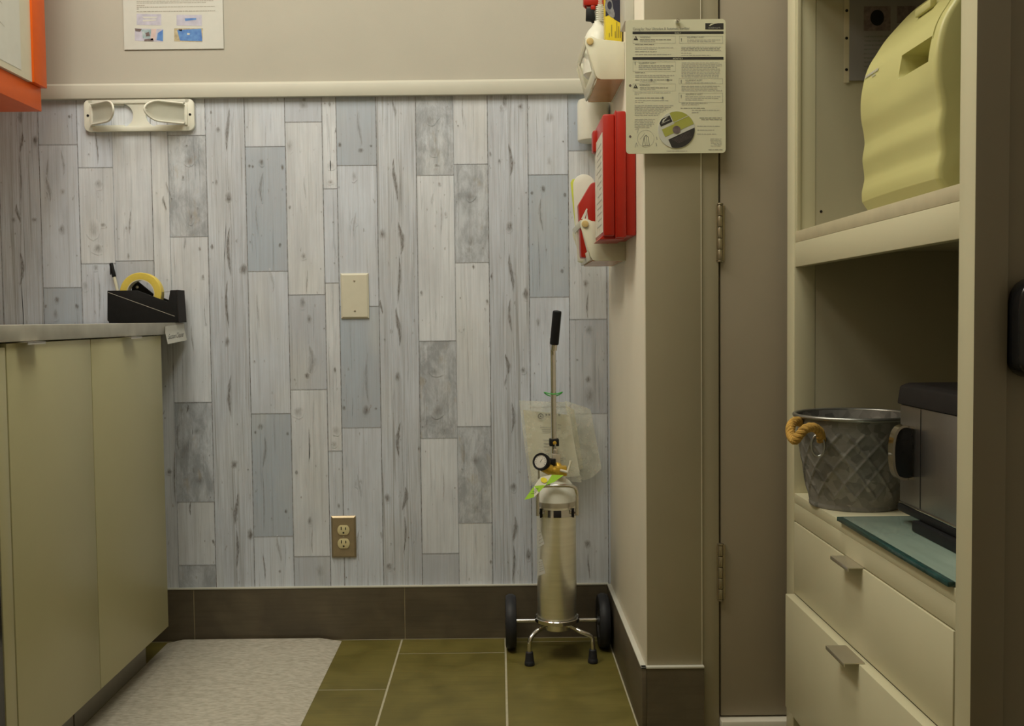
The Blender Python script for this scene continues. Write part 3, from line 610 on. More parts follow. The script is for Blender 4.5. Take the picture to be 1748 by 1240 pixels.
for k in range(n): pts += [(out[3][0] - 0.0022, FY + 0.018 + 0.03 * (k + 0.5) / n), (out[3][0], FY + 0.018 + 0.03 * (k + 1) / n)]
mb.prism(pts + [(out[3][0] + 0.006, FY + 0.048), (out[3][0] + 0.006, FY + 0.018)], 'Z', out[3][1], out[3][1] + 0.0008); mb.build('cutter', t)
c = XZ(239.6, 501.3, FY + 0.02)
mb = MB('yellowtape', 'creampl'); ro, ri = 0.0575, 0.0385
mb.lathe([(ri, -0.0125), (ri + 0.001, -0.0128), (ro - 0.0012, -0.0128), (ro, -0.0115), (ro, 0.0115), (ro - 0.0012, 0.0128), (ri + 0.001, 0.0128), (ri, 0.0125), (ri, -0.0125)], (c[0], FY + 0.033, c[1]), 'yellowtape', 72, axis=(0, -1, 0))
mb.lathe([(ri - 0.002, -0.0125), (ri, -0.0125), (ri, 0.0125), (ri - 0.002, 0.0125), (ri - 0.002, -0.0125)], (c[0], FY + 0.033, c[1]), 'creampl', 60, axis=(0, -1, 0))
roll = mb.build('tape_roll', origin=(c[0], FY + 0.033, c[1])); tag(roll, 'yellow roll of tape sitting in the black desk dispenser', 'tape')
ta = Vector((c[0] + ro * 0.998, 0, c[1] + 0.003)); tb = Vector((out[3][0] - 0.001, 0, out[3][1] - 0.0015))
MB('tapeclear').prism([(ta.x, ta.z), (tb.x, tb.z), (tb.x, tb.z - 0.0003), (ta.x, ta.z - 0.0003)], 'Y', FY + 0.021, FY + 0.045).build('tape_strip', roll)
p0, p1, p2 = atY(200, 494, 2.792), atY(195, 473, 2.7935), atY(189.5, 449.5, 2.795)
d = (p2 - p0).normalized(); pb = p0 - d * ((p0.z - 0.9125) / d.z)
t = thing('pen', pb, 'pen with a black cap leaning behind the tape dispenser', 'pen')
MB('creampl').cyl(pb, p1 + d * 0.002, 0.0042, m='creampl').build('barrel', t)
mb = MB('black'); mb.cyl(p1, p2, 0.0056, 0.0052, bev=0.0012); mb.box(p1.x - 0.0088, p1.x - 0.0062, p1.y - 0.0075, p1.y - 0.0045, p1.z + 0.006, p2.z - 0.003); mb.build('cap', t)

# ================================================================== ORANGE WALL CABINET, TOP LEFT
t = thing('wall_cabinet', (-1.35, 2.0, 1.465), 'orange-framed wall cabinet with a cream front at the top left corner', 'cabinet')
MB('orange').box(-1.519, -1.183, 0.9, 2.616, 1.4635, 1.5235, bev=0.001).build('bottom_rail', t)
MB('orange').box(-1.519, -1.187, 0.9, 2.612, 1.5235, 2.25).build('body', t)
MB('orange').box(-1.187, -1.169, 2.549, 2.6205, 1.5240, 2.25, bev=0.001).build('stile', t)
pn = MB('board').box(-1.186, -1.1745, 0.9, 2.549, 1.5240, 2.25).build('front_panel', t)
mb = MB('paper', 'inkpale'); mb.box(-1.1745, -1.1738, 2.14, 2.492, 1.5400, 2.0, 'paper')
for z, f in ((1.61, .7), (1.64, .5), (1.66, .65), (1.69, .4), (1.715, .7), (1.745, .3), (1.78, .6), (1.80, .6)):
    mb.words(2.30, 2.46, z, 0.0025, lambda x, zz: (-1.1735, x, zz + 0.25 * (2.46 - x)), 'inkpale', f)
tag(mb.build('paper_sheet', origin=(-1.1745, 2.31, 1.54)), 'white sheet with faint notes fixed to the cream cabinet front', 'paper')

# ================================================================== ON THE BACK WALL
# printed instruction sheet
PY = WY - 0.0008
mb = MB('paper')
mb.box(-1.0330, -0.7565, PY - 0.0022, PY - 0.0016, 1.6715, 1.97, 'paper')
PF = PY - 0.0025
def PP(x, z): return (x, PF, z)
def zrow(py): return atY(298, py, WY).z
for yv, x0, x1 in ((3, 234, 366), (6, 234, 352), (10, 234, 248), (13, 234, 367), (16, 234, 238), (20.5, 234, 368), (-4, 234, 350), (-9, 234, 366), (-14, 234, 300), (-24, 234, 366), (-29, 234, 340)):
    a = atY(x0, yv, WY).x; b = atY(x1, yv, WY).x; mb.words(a, b, zrow(yv) , 0.0022, PP, 'inkpale')
def pq(pts, m): mb.poly([(atY(x, y, WY).x, PF - 0.0002 * k, atY(x, y, WY).z) for (x, y) in pts], m)
k = 0; pq([(234, 24), (276, 25), (276, 44), (234, 43)], 'photo_lilac'); pq([(302, 26), (345, 26), (345, 45), (302, 44)], 'photo_lilac')
pq([(231, 49), (279, 50), (279, 72), (231, 70)], 'photo_lilac'); pq([(298, 49), (347, 49), (346, 72), (298, 71)], 'photo_tan')
k = 1; pq([(243, 29), (270, 29), (266, 32), (247, 32)], 'paper'); pq([(244, 34.5), (268, 33.5), (266, 36), (245, 37.5)], 'paper')
pq([(316, 32), (335.5, 31.5), (335.5, 34.5), (317, 36.5)], 'photo_blue'); pq([(242, 51), (259, 51), (257, 67), (245, 66)], 'photo_teal')
pq([(259, 50), (268, 50), (265, 69), (258, 69)], 'photo_pink'); pq([(270, 57), (279, 51), (279, 71), (268, 69)], 'photo_blue'); pq([(231, 49), (243, 50), (240, 55), (232, 54)], 'photo_dark')
pq([(303, 52), (344, 49.5), (346, 71), (308, 70)], 'photo_blue'); pq([(247, 68), (262, 66), (263, 71), (247, 71)], 'photo_dark'); pq([(305, 50), (312, 50), (311, 54), (306, 53)], 'photo_dark')
k = 2; pq([(320, 57), (325, 57.5), (324, 60.5), (320, 60)], 'paper'); pq([(249, 57), (255, 55), (257, 62), (250, 63)], 'photo_dark')
tag(mb.build('instruction_sheet', origin=(-0.895, PY, 1.672)), 'white printed sheet with four small photos on the upper wall', 'paper')

# two-armed holder under the rail
t = thing('towel_holder', (-0.994, WY, 1.444), 'white plastic two-armed holder screwed to the planks under the rail', 'holder')
x0, x1, z0, z1 = -1.1475, -0.8405, 1.4445, 1.5335; yb, yf = WY - 0.0006, WY - 0.013; zc = (z0 + z1) / 2
mb = MB('whitepl')
mb.prism(rrect(x0 + 0.012, x1 - 0.012, z1 - 0.0125, z1, 0.006), 'Y', yf, yb, bev=0.0015); mb.prism(rrect(x0 + 0.012, x1 - 0.012, z0, z0 + 0.0145, 0.006), 'Y', yf, yb, bev=0.0015)
mb.prism(arc(x0 + 0.0165, z1 - 0.0165, 0.0165, 90, 180, 6) + arc(x0 + 0.0165, z0 + 0.0165, 0.0165, 180, 270, 6) + [(x0 + 0.026, z0), (x0 + 0.026, z1)], 'Y', yf, yb, bev=0.002); mb.prism([(x1 - 0.026, z1), (x1 - 0.026, z0)] + arc(x1 - 0.0165, z0 + 0.0165, 0.0165, 270, 360, 6) + arc(x1 - 0.0165, z1 - 0.0165, 0.0165, 0, 90, 6), 'Y', yf, yb, bev=0.002)
xa, xb2, rr_ = -1.0440, -0.9440, 0.0325
br = [(x, z) for x, z in arc(xa, zc, rr_, 80, -80, 14)] + [(x, z) for x, z in arc(xb2, zc, rr_, 260, 100, 14)]
mb.prism(br, 'Y', yf + 0.003, yb, bev=0.001)
for a, b in ((x0 + 0.02, xa + 0.006), (xb2 - 0.006, x1 - 0.02)):
    mb.box(a, b, yf + 0.005, yb, z1 - 0.016, z1 - 0.012); mb.box(a, b, yf + 0.005, yb, z0 + 0.014, z0 + 0.018)
mb.build('back_plate', t)
for sx, bx in ((1, x0 + 0.0225), (-1, x1 - 0.0225)):
    L_ = 0.083
    def arm(u, v, bx=bx, sx=sx):
        hw = 0.0275 * math.sqrt(max(0.004, 1 - max(0, (u - 0.66) / 0.34) ** 2)); s = 2 * v - 1
        cup = 0.011 * max(0, (abs(s) - 0.55) / 0.45) ** 2 + 0.010 * max(0, (u - 0.80) / 0.20) ** 2
        return (bx + sx * (L_ * u + 0.3 * cup), yf - 0.001 - 0.056 * u ** 1.15 - cup * 0.9, zc + 0.001 + s * hw)
    mb = MB('whitepl'); mb.grid(arm, 16, 12, thick=0.0035); mb.box(bx - 0.004, bx + 0.004, yf - 0.004, yf + 0.006, zc - 0.029, zc + 0.029, bev=0.001)
    bead = [Vector(arm(k / 14, 0)) for k in range(11)] + [Vector(arm(u_, 0.5 - 0.5 * c_)) for u_, c_ in ((0.80, 1), (0.87, 1), (0.93, 1), (0.975, 1), (1.0, 1), (1.0, -1), (0.975, -1), (0.93, -1), (0.87, -1), (0.80, -1))] + [Vector(arm(k / 14, 1)) for k in range(10, -1, -1)]
    mb.tube(bead, 0.0030, seg=8); mb.build('arm', t, angle=50)
for x in (x0 + 0.0115, x1 - 0.0115): MB('black').cyl((x, yf - 0.0012, zc), (x, yf + 0.004, zc), 0.0035, bev=0.0006).build('screw', t)

def plate(name, x0, x1, z0, z1, m, label, cat):
    t = thing(name, ((x0 + x1) / 2, WY, z0), label, cat); mb = MB(m)
    t_ = 0.0065; i = 0.005
    a = [(x0, z0), (x1, z0), (x1, z1), (x0, z1)]; b = [(x0 + i, z0 + i), (x1 - i, z0 + i), (x1 - i, z1 - i), (x0 + i, z1 - i)]
    y0, y1 = WY - 0.0007, WY - t_
    for k in range(4):
        p, q = a[k], a[(k + 1) % 4]; r, s = b[(k + 1) % 4], b[k]
        mb.quad((p[0], y0 - 0.002, p[1]), (q[0], y0 - 0.002, q[1]), (r[0], y1, r[1]), (s[0], y1, s[1]))
        mb.quad((p[0], y0, p[1]), (q[0], y0, q[1]), (q[0], y0 - 0.002, q[1]), (p[0], y0 - 0.002, p[1]))
    mb.quad(*[(x, y1, z) for x, z in b]); mb.quad(*[(x, y0, z) for x, z in a])
    bmesh.ops.remove_doubles(mb.bm, verts=mb.bm.verts, dist=1e-5); bmesh.ops.recalc_face_normals(mb.bm, faces=mb.bm.faces)
    return t, mb
t, mb = plate('blank_wall_plate', -0.4435, -0.3645, 0.9163, 1.0437, 'ivory', 'ivory blank cover plate at mid height on the plank wall', 'wall plate')
mb.build('cover', t, angle=20)
for z in (0.938, 1.0225): MB('satin').cyl((-0.4040, WY - 0.0078, z), (-0.4040, WY - 0.006, z), 0.0028, bev=0.0006).build('screw', t)
t, mb = plate('wall_outlet', -0.4828, -0.4128, 0.2365, 0.3562, 'bronze', 'duplex power outlet with bronze plate low on the plank wall', 'outlet')
mb.build('cover', t, angle=20)
for zc_ in (0.3160, 0.2775):
    mb = MB('outletface', 'black'); x = -0.4475; yy = WY - 0.0088
    pts = [(x + px_, zc_ + pz_) for px_, pz_ in [(0.0172 * math.cos(a) if abs(math.sin(a)) < 0.84 else 0.0172 * math.cos(a), max(-0.0140, min(0.0140, 0.0172 * math.sin(a)))) for a in [2 * math.pi * k / 36 for k in range(36)]]]
    mb.prism(pts, 'Y', yy, WY - 0.006, 'outletface', bev=0.0006)
    for dx, h in ((-0.0062, 0.0095), (0.0062, 0.0078)): mb.box(x + dx - 0.0013, x + dx + 0.0013, yy - 0.0003, yy + 0.001, zc_ + 0.0005, zc_ + 0.0005 + h, 'black')
    mb.cyl((x, yy - 0.0003, zc_ - 0.0075), (x, yy + 0.001, zc_ - 0.0075), 0.0027, m='black', seg=14)
    mb.build('socket', t)
MB('satin').cyl((-0.4475, WY - 0.0075, 0.2968), (-0.4475, WY - 0.006, 0.2968), 0.0022, bev=0.0005).build('screw', t)

# ================================================================== FLOOR MAT
mb = MB('mat_')
xa, xb_, ya, yb = -0.951, -0.456, 0.70, 2.786; th = 0.0105
prof = [(xa, 0.0006), (xa + 0.045, th), (xb_ - 0.062, th), (xb_, 0.0008), (xb_, 0.0002), (xa, 0.0002)]
mb.prism(prof, 'Y', ya, yb)
tag(mb.build('floor_mat', origin=(-0.7, 1.8, 0)), 'grey woven anti-fatigue mat on the floor along the base cabinets', 'mat')

# ================================================================== OXYGEN CYLINDER ON ITS CART
CX, CY, CR = 0.1478, 2.630, 0.0525
cart = thing('cylinder_cart', (CX, CY, 0.0), 'chrome two-wheeled cylinder cart with a black handle grip beside the corner', 'cart')
WYc = 2.712; WR = 0.0745
mb = MB('chrome')
pole = smooth_path([(0.1478, 2.700, 0.080), (0.1475, 2.701, 0.30), (0.1470, 2.701, 0.55), (0.1470, 2.700, 0.78), (0.1468, 2.699, 0.818), (0.1455, 2.694, 0.838), (0.1458, 2.688, 0.856)], 6)
mb.tube(pole, 0.0078, seg=16); mb.build('pole', cart)
ga, gb = atY(946, 588, 2.684), atY(951.2, 531, 2.664)
mb = MB('black'); dv = (gb - ga).normalized()
mb.tube([ga, ga + dv * 0.001, gb - dv * 0.004, gb - dv * 0.001, gb], 0.0118, seg=20, rr=[0.0112, 0.0120, 0.0120, 0.011, 0.007]); mb.build('grip', cart)
MB('chrome').tube([ga - dv * 0.016, ga + dv * 0.004], 0.0092, seg=16).build('grip_collar', cart)
mb = MB('chrome'); mb.cyl((0.040, WYc, 0.0765), (0.268, WYc, 0.0765), 0.0055)
mb.box(0.1395, 0.1560, 2.676, WYc + 0.004, 0.072, 0.081); mb.build('axle', cart)
for xc, s in ((0.0245, 1), (0.2795, -1)):
    mb = MB('rubber'); w2 = 0.0150
    mb.lathe([(0.045, -w2 * 0.8), (0.062, -w2), (0.0695, -w2 * 0.92), (WR, -w2 * 0.35), (WR, w2 * 0.35), (0.0695, w2 * 0.92), (0.062, w2), (0.045, w2 * 0.8)], (xc, WYc, WR + 0.0003), 'rubber', 48, axis=(1, 0, 0))
    wh = mb.build('wheel', cart)
    mb = MB('hubgrey'); mb.lathe([(0, -0.010), (0.044, -0.009), (0.0462, -0.013), (0.0462, 0.013), (0.044, 0.009), (0, 0.010)], (xc, WYc, WR + 0.0003), 'hubgrey', 40, axis=(1, 0, 0))
    mb.cyl((xc - 0.016, WYc, WR), (xc + 0.016, WYc, WR), 0.0115, bev=0.002); mb.build('hub', wh)
mb = MB('chrome'); mb.lathe([(0, 0.1010), (0.0545, 0.1010), (0.0600, 0.1030), (0.0600, 0.1125), (0.0585, 0.1140), (0.0570, 0.1125), (0.0565, 0.1050), (0, 0.1045)], (CX, CY, 0), 'chrome', 56); mb.build('base_ring', cart)
mb = MB('steel'); mb.lathe([(0, 0.0785), (0.030, 0.0785), (0.034, 0.081), (0.034, 0.1010), (0, 0.1010)], (CX, CY, 0), 'steel', 40)
mb.cyl((CX - 0.001, CY - 0.004, 0.0735), (CX - 0.001, CY - 0.004, 0.079), 0.0080, m='chrome', seg=6); mb.build('hub_plate', cart)
for sx, fx, fy in ((-1, 0.0712, 2.5755), (1, 0.2388, 2.5876)):
    mb = MB('chrome')
    p = smooth_path([(CX + sx * 0.012, CY - 0.010, 0.0925), (CX + sx * 0.034, 2.610, 0.0915), (CX + sx * 0.058, 2.592, 0.0830), (fx - sx * 0.004, fy + 0.003, 0.0700), (fx, fy, 0.050), (fx, fy, 0.024)], 7)
    mb.tube(p, 0.0060, seg=14); lg = mb.build('leg', cart)
    MB('rubber').lathe([(0, 0.0), (0.0125, 0.0), (0.0135, 0.002), (0.0128, 0.010), (0.0122, 0.0108), (0.0118, 0.0125), (0.0098, 0.0345), (0.0085, 0.0360), (0.0060, 0.0360)], (fx, fy, 0.0003), 'rubber', 26).build('rubber_foot', lg)
yb_ = CY - CR - 0.0075
mb = MB('chrome'); zt = 0.4740
lp = [(CX - 0.0515, yb_ + 0.012, 0.395), (CX - 0.0512, yb_ + 0.010, 0.44), (CX - 0.0510, yb_ + 0.008, zt - 0.022), (CX - 0.047, yb_ + 0.005, zt - 0.008), (CX - 0.036, yb_ + 0.002, zt), (CX, yb_, zt + 0.001), (CX + 0.032, yb_ + 0.002, zt), (CX + 0.046, yb_ + 0.005, zt - 0.006), (CX + 0.0515, yb_ + 0.008, zt - 0.020), (CX + 0.0520, yb_ + 0.010, 0.44), (CX + 0.0520, yb_ + 0.012, 0.395)]
mb.tube(smooth_path(lp, 6), 0.0048, seg=14)
mb.tube([(CX - 0.0515, yb_ + 0.012, 0.398), (CX - 0.045, CY + 0.02, 0.398), (CX - 0.006, 2.70, 0.398)], 0.004, seg=10); mb.tube([(CX + 0.052, yb_ + 0.012, 0.398), (CX + 0.045, CY + 0.02, 0.398), (CX + 0.006, 2.70, 0.398)], 0.004, seg=10)
mb.build('front_loop', cart)
mb = MB('chrome', 'black'); mb.lathe([(CR + 0.0006, -0.0095), (CR + 0.0022, -0.0095), (CR + 0.0022, 0.0095), (CR + 0.0006, 0.0095), (CR + 0.0006, -0.0095)], (CX, CY, 0.3990), 'chrome', 64)
mb.box(CX - 0.010, CX + 0.010, CY - CR - 0.0045, CY - CR - 0.0015, 0.3900, 0.4080, 'charcoal', bev=0.001)
for s in (-1, 1): mb.box(CX + s * 0.0425 - 0.0025, CX + s * 0.0425 + 0.0025, CY - CR * 0.60 - 0.008, CY - CR * 0.60, 0.387, 0.411, 'black', bev=0.0008)
mb.build('clamp_band', cart)
mb = MB('black', 'brass'); cl = atY(946, 756, 2.690)
mb.box(cl.x - 0.0130, cl.x + 0.0130, 2.6845, 2.712, cl.z - 0.0095, cl.z + 0.0095, 'black', bev=0.0015); mb.cyl((cl.x + 0.001, 2.678, cl.z), (cl.x + 0.001, 2.686, cl.z), 0.0052, m='brass', seg=16, bev=0.001)
mb.cyl((cl.x + 0.002, 2.680, cl.z - 0.002), (cl.x + 0.003, 2.680, cl.z - 0.017), 0.0024, m='chrome'); mb.build('pole_clip', cart)

tank = thing('oxygen_cylinder', (CX, CY, 0.1045), 'brushed aluminium oxygen cylinder with a white shoulder strapped to the cart', 'gas cylinder')
z0 = 0.1048
MB('steel').lathe([(0, z0), (CR - 0.004, z0), (CR - 0.001, z0 + 0.0015), (CR, z0 + 0.005), (CR, 0.414), (0, 0.414)], (CX, CY, 0), 'steel', 80).build('body', tank)
mb = MB('tankwhite', 'satin'); mb.lathe([(CR + 0.0002, 0.4135), (CR + 0.0003, 0.424), (CR, 0.4265)], (CX, CY, 0), 'satin', 72)
mb.lathe([(CR, 0.4262), (CR, 0.440), (CR * 0.965, 0.453), (CR * 0.87, 0.466), (CR * 0.72, 0.477), (CR * 0.5, 0.4855), (0.0185, 0.490), (0.0162, 0.493), (0.0160, 0.506), (0, 0.506)], (CX, CY, 0), 'tankwhite', 72); mb.build('shoulder', tank)
mb = MB('satin'); mb.box(CX - 0.0105, CX + 0.0125, CY - 0.0125, CY + 0.0125, 0.505, 0.551, bev=0.002); mb.cyl((CX, CY, 0.551), (CX, CY, 0.563), 0.006, bev=0.001); mb.build('valve_post', tank)
def wrap(name, pts, lines):
    mb = MB('paper', 'ink')
    def onc(px, py, off=0.0005):
        d = ray(px, py); o = EYE - Vector((CX, CY, 0)); a = d.x ** 2 + d.y ** 2; b = o.x * d.x + o.y * d.y; c_ = o.x ** 2 + o.y ** 2 - (CR + off) ** 2
        disc = max(b * b - a * c_, 0); return EYE + d * ((-b - math.sqrt(disc)) / a)
    (a, b, c, d) = pts; n = 8
    bl = lambda u, v: ((a[0] * (1 - u) + b[0] * u) * (1 - v) + (d[0] * (1 - u) + c[0] * u) * v, (a[1] * (1 - u) + b[1] * u) * (1 - v) + (d[1] * (1 - u) + c[1] * u) * v)
    mb.grid(lambda u, v: onc(*bl(u, v)), n, n, 'paper')
    for v in lines:
        for u0, u1 in ((0.2, 0.5), (0.56, 0.88)): mb.quad(onc(*bl(u0, v), .0009), onc(*bl(u1, v), .0009), onc(*bl(u1, v + 0.04), .0009), onc(*bl(u0, v + 0.04), .0009), 'inkpale')
    return mb.build('paper_label', tank)
wrap('l', [(918.5, 904), (922, 903), (929.5, 929), (918.5, 936)], (0.2, 0.4, 0.6, 0.8))
wrap('l', [(918.5, 956), (925, 955), (931, 979), (918.5, 984)], (0.15, 0.3, 0.45, 0.6, 0.75))

reg = thing('oxygen_regulator', (CX, CY, 0.52), 'brass regulator with a round black-rimmed gauge on the oxygen cylinder valve', 'regulator')
mb = MB('brass'); RY = 2.600
a, b, c = atY(926, 797, RY - 0.004), atY(940, 803, RY), atY(950, 805, RY)
mb.cyl(a, b, 0.0125, 0.0145, bev=0.001); mb.cyl(b, c, 0.0115, 0.0115)
c2 = atY(957.5, 804, RY); mb.box(c2.x - 0.0155, c2.x + 0.0150, RY - 0.012, RY + 0.018, c2.z - 0.0125, c2.z + 0.0120, bev=0.0018)
mb.cyl(c2 + Vector((0, 0.01, 0)), (CX, CY, 0.5265), 0.010); mb.build('body', reg)
gc = atY(923.5, 788.5, 2.588); gn = Vector((-0.42, -0.86, 0.28)).normalized()
mb = MB('black'); mb.lathe([(0, -0.016), (0.0185, -0.016), (0.0225, -0.012), (0.0232, 0.002), (0.0215, 0.005), (0.0175, 0.0045), (0.0170, 0.002)], gc, 'black', 44, axis=gn); g = mb.build('gauge', reg)
mb = MB('gaugeface', 'inkblack'); mb.lathe([(0, 0.0028), (0.0172, 0.0028), (0.0172, 0.001)], gc, 'gaugeface', 40, axis=gn)
u_ = gn.cross(Vector((0, 0, 1))).normalized(); v_ = u_.cross(gn)
for k in range(11):
    an = math.radians(-30 + 24 * k); dd = u_ * math.cos(an) + v_ * math.sin(an); tt = gn.cross(dd); o_ = gc + gn * 0.0031
    mb.quad(o_ + dd * 0.012 - tt * 0.0004, o_ + dd * 0.0155 - tt * 0.0004, o_ + dd * 0.0155 + tt * 0.0004, o_ + dd * 0.012 + tt * 0.0004, 'inkblack')
dd = (u_ * -0.5 + v_ * 0.86); tt = gn.cross(dd); mb.quad(gc + gn * 0.0033 - tt * 0.0007, gc + gn * 0.0033 + dd * 0.012, gc + gn * 0.0033 + tt * 0.0007, gc + gn * 0.0033 - dd * 0.003, 'inkblack')
mb.build('dial', g)
mb = MB('creampl'); p, q, s = atY(956, 803, 2.582), atY(969, 806.5, 2.580), atY(974.5, 787, 2.582)
mb.tube([p, p.lerp(q, .5), q], 0.0036, seg=10); mb.tube([q - Vector((0.001, 0, 0.001)), q.lerp(s, .5), s], 0.0030, seg=10, rr=[0.0036, 0.0028, 0.0036]); mb.build('lever', reg)
mb = MB('satin'); p, q = atY(919.5, 803, 2.595), atY(920.0, 818, 2.595); mb.cyl(q, p, 0.0024); mb.cyl(q, q + Vector((0, 0, 0.006)), 0.0032); mb.build('outlet_barb', reg)
mb = MB('black'); p = atY(942, 789, 2.615); mb.cyl((p.x, 2.615, p.z - 0.009), (p.x, 2.615, p.z + 0.009), 0.0105, bev=0.002, seg=20); mb.build('flow_knob', reg)

# hanging green tag
def tg(px, py, k=0.0):
    t_ = max(0.0, min(1.0, (px - 894) / 70)); mid = 853.7 - 0.62 * (px - 894.8); return atY(px, py, 2.5510 + 0.020 * t_ + (mid - py) * 0.0006 - k)
mb = MB('greenlime', 'paperwarm', 'yellowdot', 'ink')
top = [(894.8, 853.7), (903, 842), (911.8, 830), (917, 822.5), (923, 814.8), (933, 812.8), (942, 810.8), (952, 811.2), (962.6, 811.4)]
bot = [(894.8, 853.7), (904, 851.5), (911.8, 849), (916, 845), (919.7, 841.3), (925, 835), (931, 829), (946, 823.5), (962.6, 811.4)]
for i in range(8):
    m_ = 'paperwarm' if i in (2, 3, 4, 5) else 'greenlime'
    if i in (0, 7):
        p3 = [tg(*top[i]), tg(*top[i + 1]), tg(*bot[i + 1])] if i == 0 else [tg(*top[i]), tg(*top[i + 1]), tg(*bot[i])]
        mb.poly(p3, m_)
    else: mb.quad(tg(*top[i]), tg(*top[i + 1]), tg(*bot[i + 1]), tg(*bot[i]), m_)
mb.poly([tg(911.8, 830, .0004), tg(919.7, 841.3, .0004), tg(931, 829, .0004), tg(926, 828.5, .0004)], 'greenlime')
mb.poly([tg(942, 810.8, .0004), tg(952, 811.2, .0004), tg(950, 821.5, .0004), tg(944.5, 817, .0004)], 'greenlime')
mb.poly([tg(928.5 + 5.6 * math.cos(a) + 1.2 * math.sin(a), 820 + 4.6 * math.sin(a), .0022) for a in [2 * math.pi * k / 20 for k in range(20)]], 'yellowdot')
for k in range(3): mb.quad(tg(906 + 3 * k, 843 - 4 * k, .0018), tg(915 + 2 * k, 841 - 3.5 * k, .0018), tg(915 + 2 * k, 841.8 - 3.5 * k, .0018), tg(906 + 3 * k, 843.8 - 4 * k, .0006), 'ink')
bmesh.ops.remove_doubles(mb.bm, verts=mb.bm.verts, dist=1e-5)
tag(mb.build('hang_tag', origin=atY(950, 815, 2.57)), 'lime green tag with a white band and yellow dot hanging from the valve', 'tag')

# bags and the green band on the pole
bc = (0.1470, 2.7045, 0.7050)
ring = [(bc[0] + 0.0245 * math.cos(a), bc[1] + 0.013 * math.sin(a), bc[2] + 0.004 * math.cos(2 * a) - 0.004 * math.sin(a)) for a in [2 * math.pi * k / 40 for k in range(40)]]
tag(MB('greenband').tube(ring, 0.0015, seg=8, closed=True).build('elastic_band', origin=bc), 'green elastic band looped round the chrome cart pole above the bags', 'elastic band')
def bag_sheet(mb, tl, tr, brr, bl, y, wob, m, ph=0.0, n=14, round_=0.0):
    def fn(u, v):
        ax = (tl[0] * (1 - u) + tr[0] * u) * (1 - v) + (bl[0] * (1 - u) + brr[0] * u) * v
        ay = (tl[1] * (1 - u) + tr[1] * u) * (1 - v) + (bl[1] * (1 - u) + brr[1] * u) * v
        ay += round_ * math.sin(math.pi * u) * v
        yy = y + wob * (math.sin(5 * u + 3 * v + ph) + 0.6 * math.sin(9 * v - 4 * u + 2 * ph)) * (0.35 + 0.65 * math.sin(math.pi * u))
        return atY(ax, ay, yy)
    mb.grid(fn, n, n, m); return fn
t = thing('plastic_bag', (0.14, 2.745, 0.58), 'clear plastic bag with a printed sheet inside, hanging left behind the pole', 'bag', 'plastic bags on the cart pole')
mb = MB('bag'); A = ((886, 684), (967, 687), (993, 824), (904, 830))
bag_sheet(mb, *A, 2.728, 0.004, 'bag', 0.3, round_=-4); bag_sheet(mb, *A, 2.744, 0.004, 'bag', 1.9, round_=-4); mb.build('film', t, angle=80)
mb = MB('paperwarm', 'ink'); fn = bag_sheet(mb, (893, 700), (972, 709), (990, 812), (908, 824), 2.7365, 0.002, 'paperwarm', 1.1)
def bp(px, py): return atY(px, py, 2.7325)
cc = (923, 711)
ringp = [(cc[0] + 5 * math.cos(a), cc[1] + 5 * math.sin(a)) for a in [2 * math.pi * k / 24 for k in range(24)]]; ringi = [(cc[0] + 3.3 * math.cos(a), cc[1] + 3.3 * math.sin(a)) for a in [2 * math.pi * k / 24 for k in range(24)]]
for k in range(24): mb.quad(bp(*ringp[k]), bp(*ringp[(k + 1) % 24]), bp(*ringi[(k + 1) % 24]), bp(*ringi[k]), 'inkblack')
mb.quad(bp(921.6, 709.6), bp(924.4, 709.6), bp(924.4, 712.4), bp(921.6, 712.4), 'inkblack')
for x in (931, 936, 953): mb.quad(bp(x, 706.5), bp(x + 3, 706.8), bp(x + 3, 710), bp(x, 709.7), 'ink')
for (x0, x1, y) in ((922, 941, 729), (925, 941, 733), (926, 940, 737), (952, 958, 725), (952, 957, 731), (927, 938, 751), (928, 938, 757), (928, 938, 762), (929, 938, 768), (930, 938, 774), (950, 965, 782), (950, 962, 786)):
    mb.quad(bp(x0, y), bp(x1, y + 0.6), bp(x1, y + 1.8), bp(x0, y + 1.2), 'inkpale')
mb.build('printed_sheet', t, angle=80)
t = thing('plastic_bag', (0.23, 2.76, 0.55), 'empty-looking clear plastic bag hanging on the right of the pole', 'bag', 'plastic bags on the cart pole')
mb = MB('bag'); A = ((964, 684), (1008, 699), (1027, 800), (985, 818))
bag_sheet(mb, *A, 2.764, 0.004, 'bag', 2.3, round_=9); bag_sheet(mb, *A, 2.784, 0.004, 'bag', 0.6, round_=9); mb.build('film', t, angle=80)
mb = MB('paperwarm'); bag_sheet(mb, (966, 692), (980, 700), (996, 800), (981, 806), 2.774, 0.002, 'paperwarm', 0.2); mb.build('folded_sheet', t, angle=80)

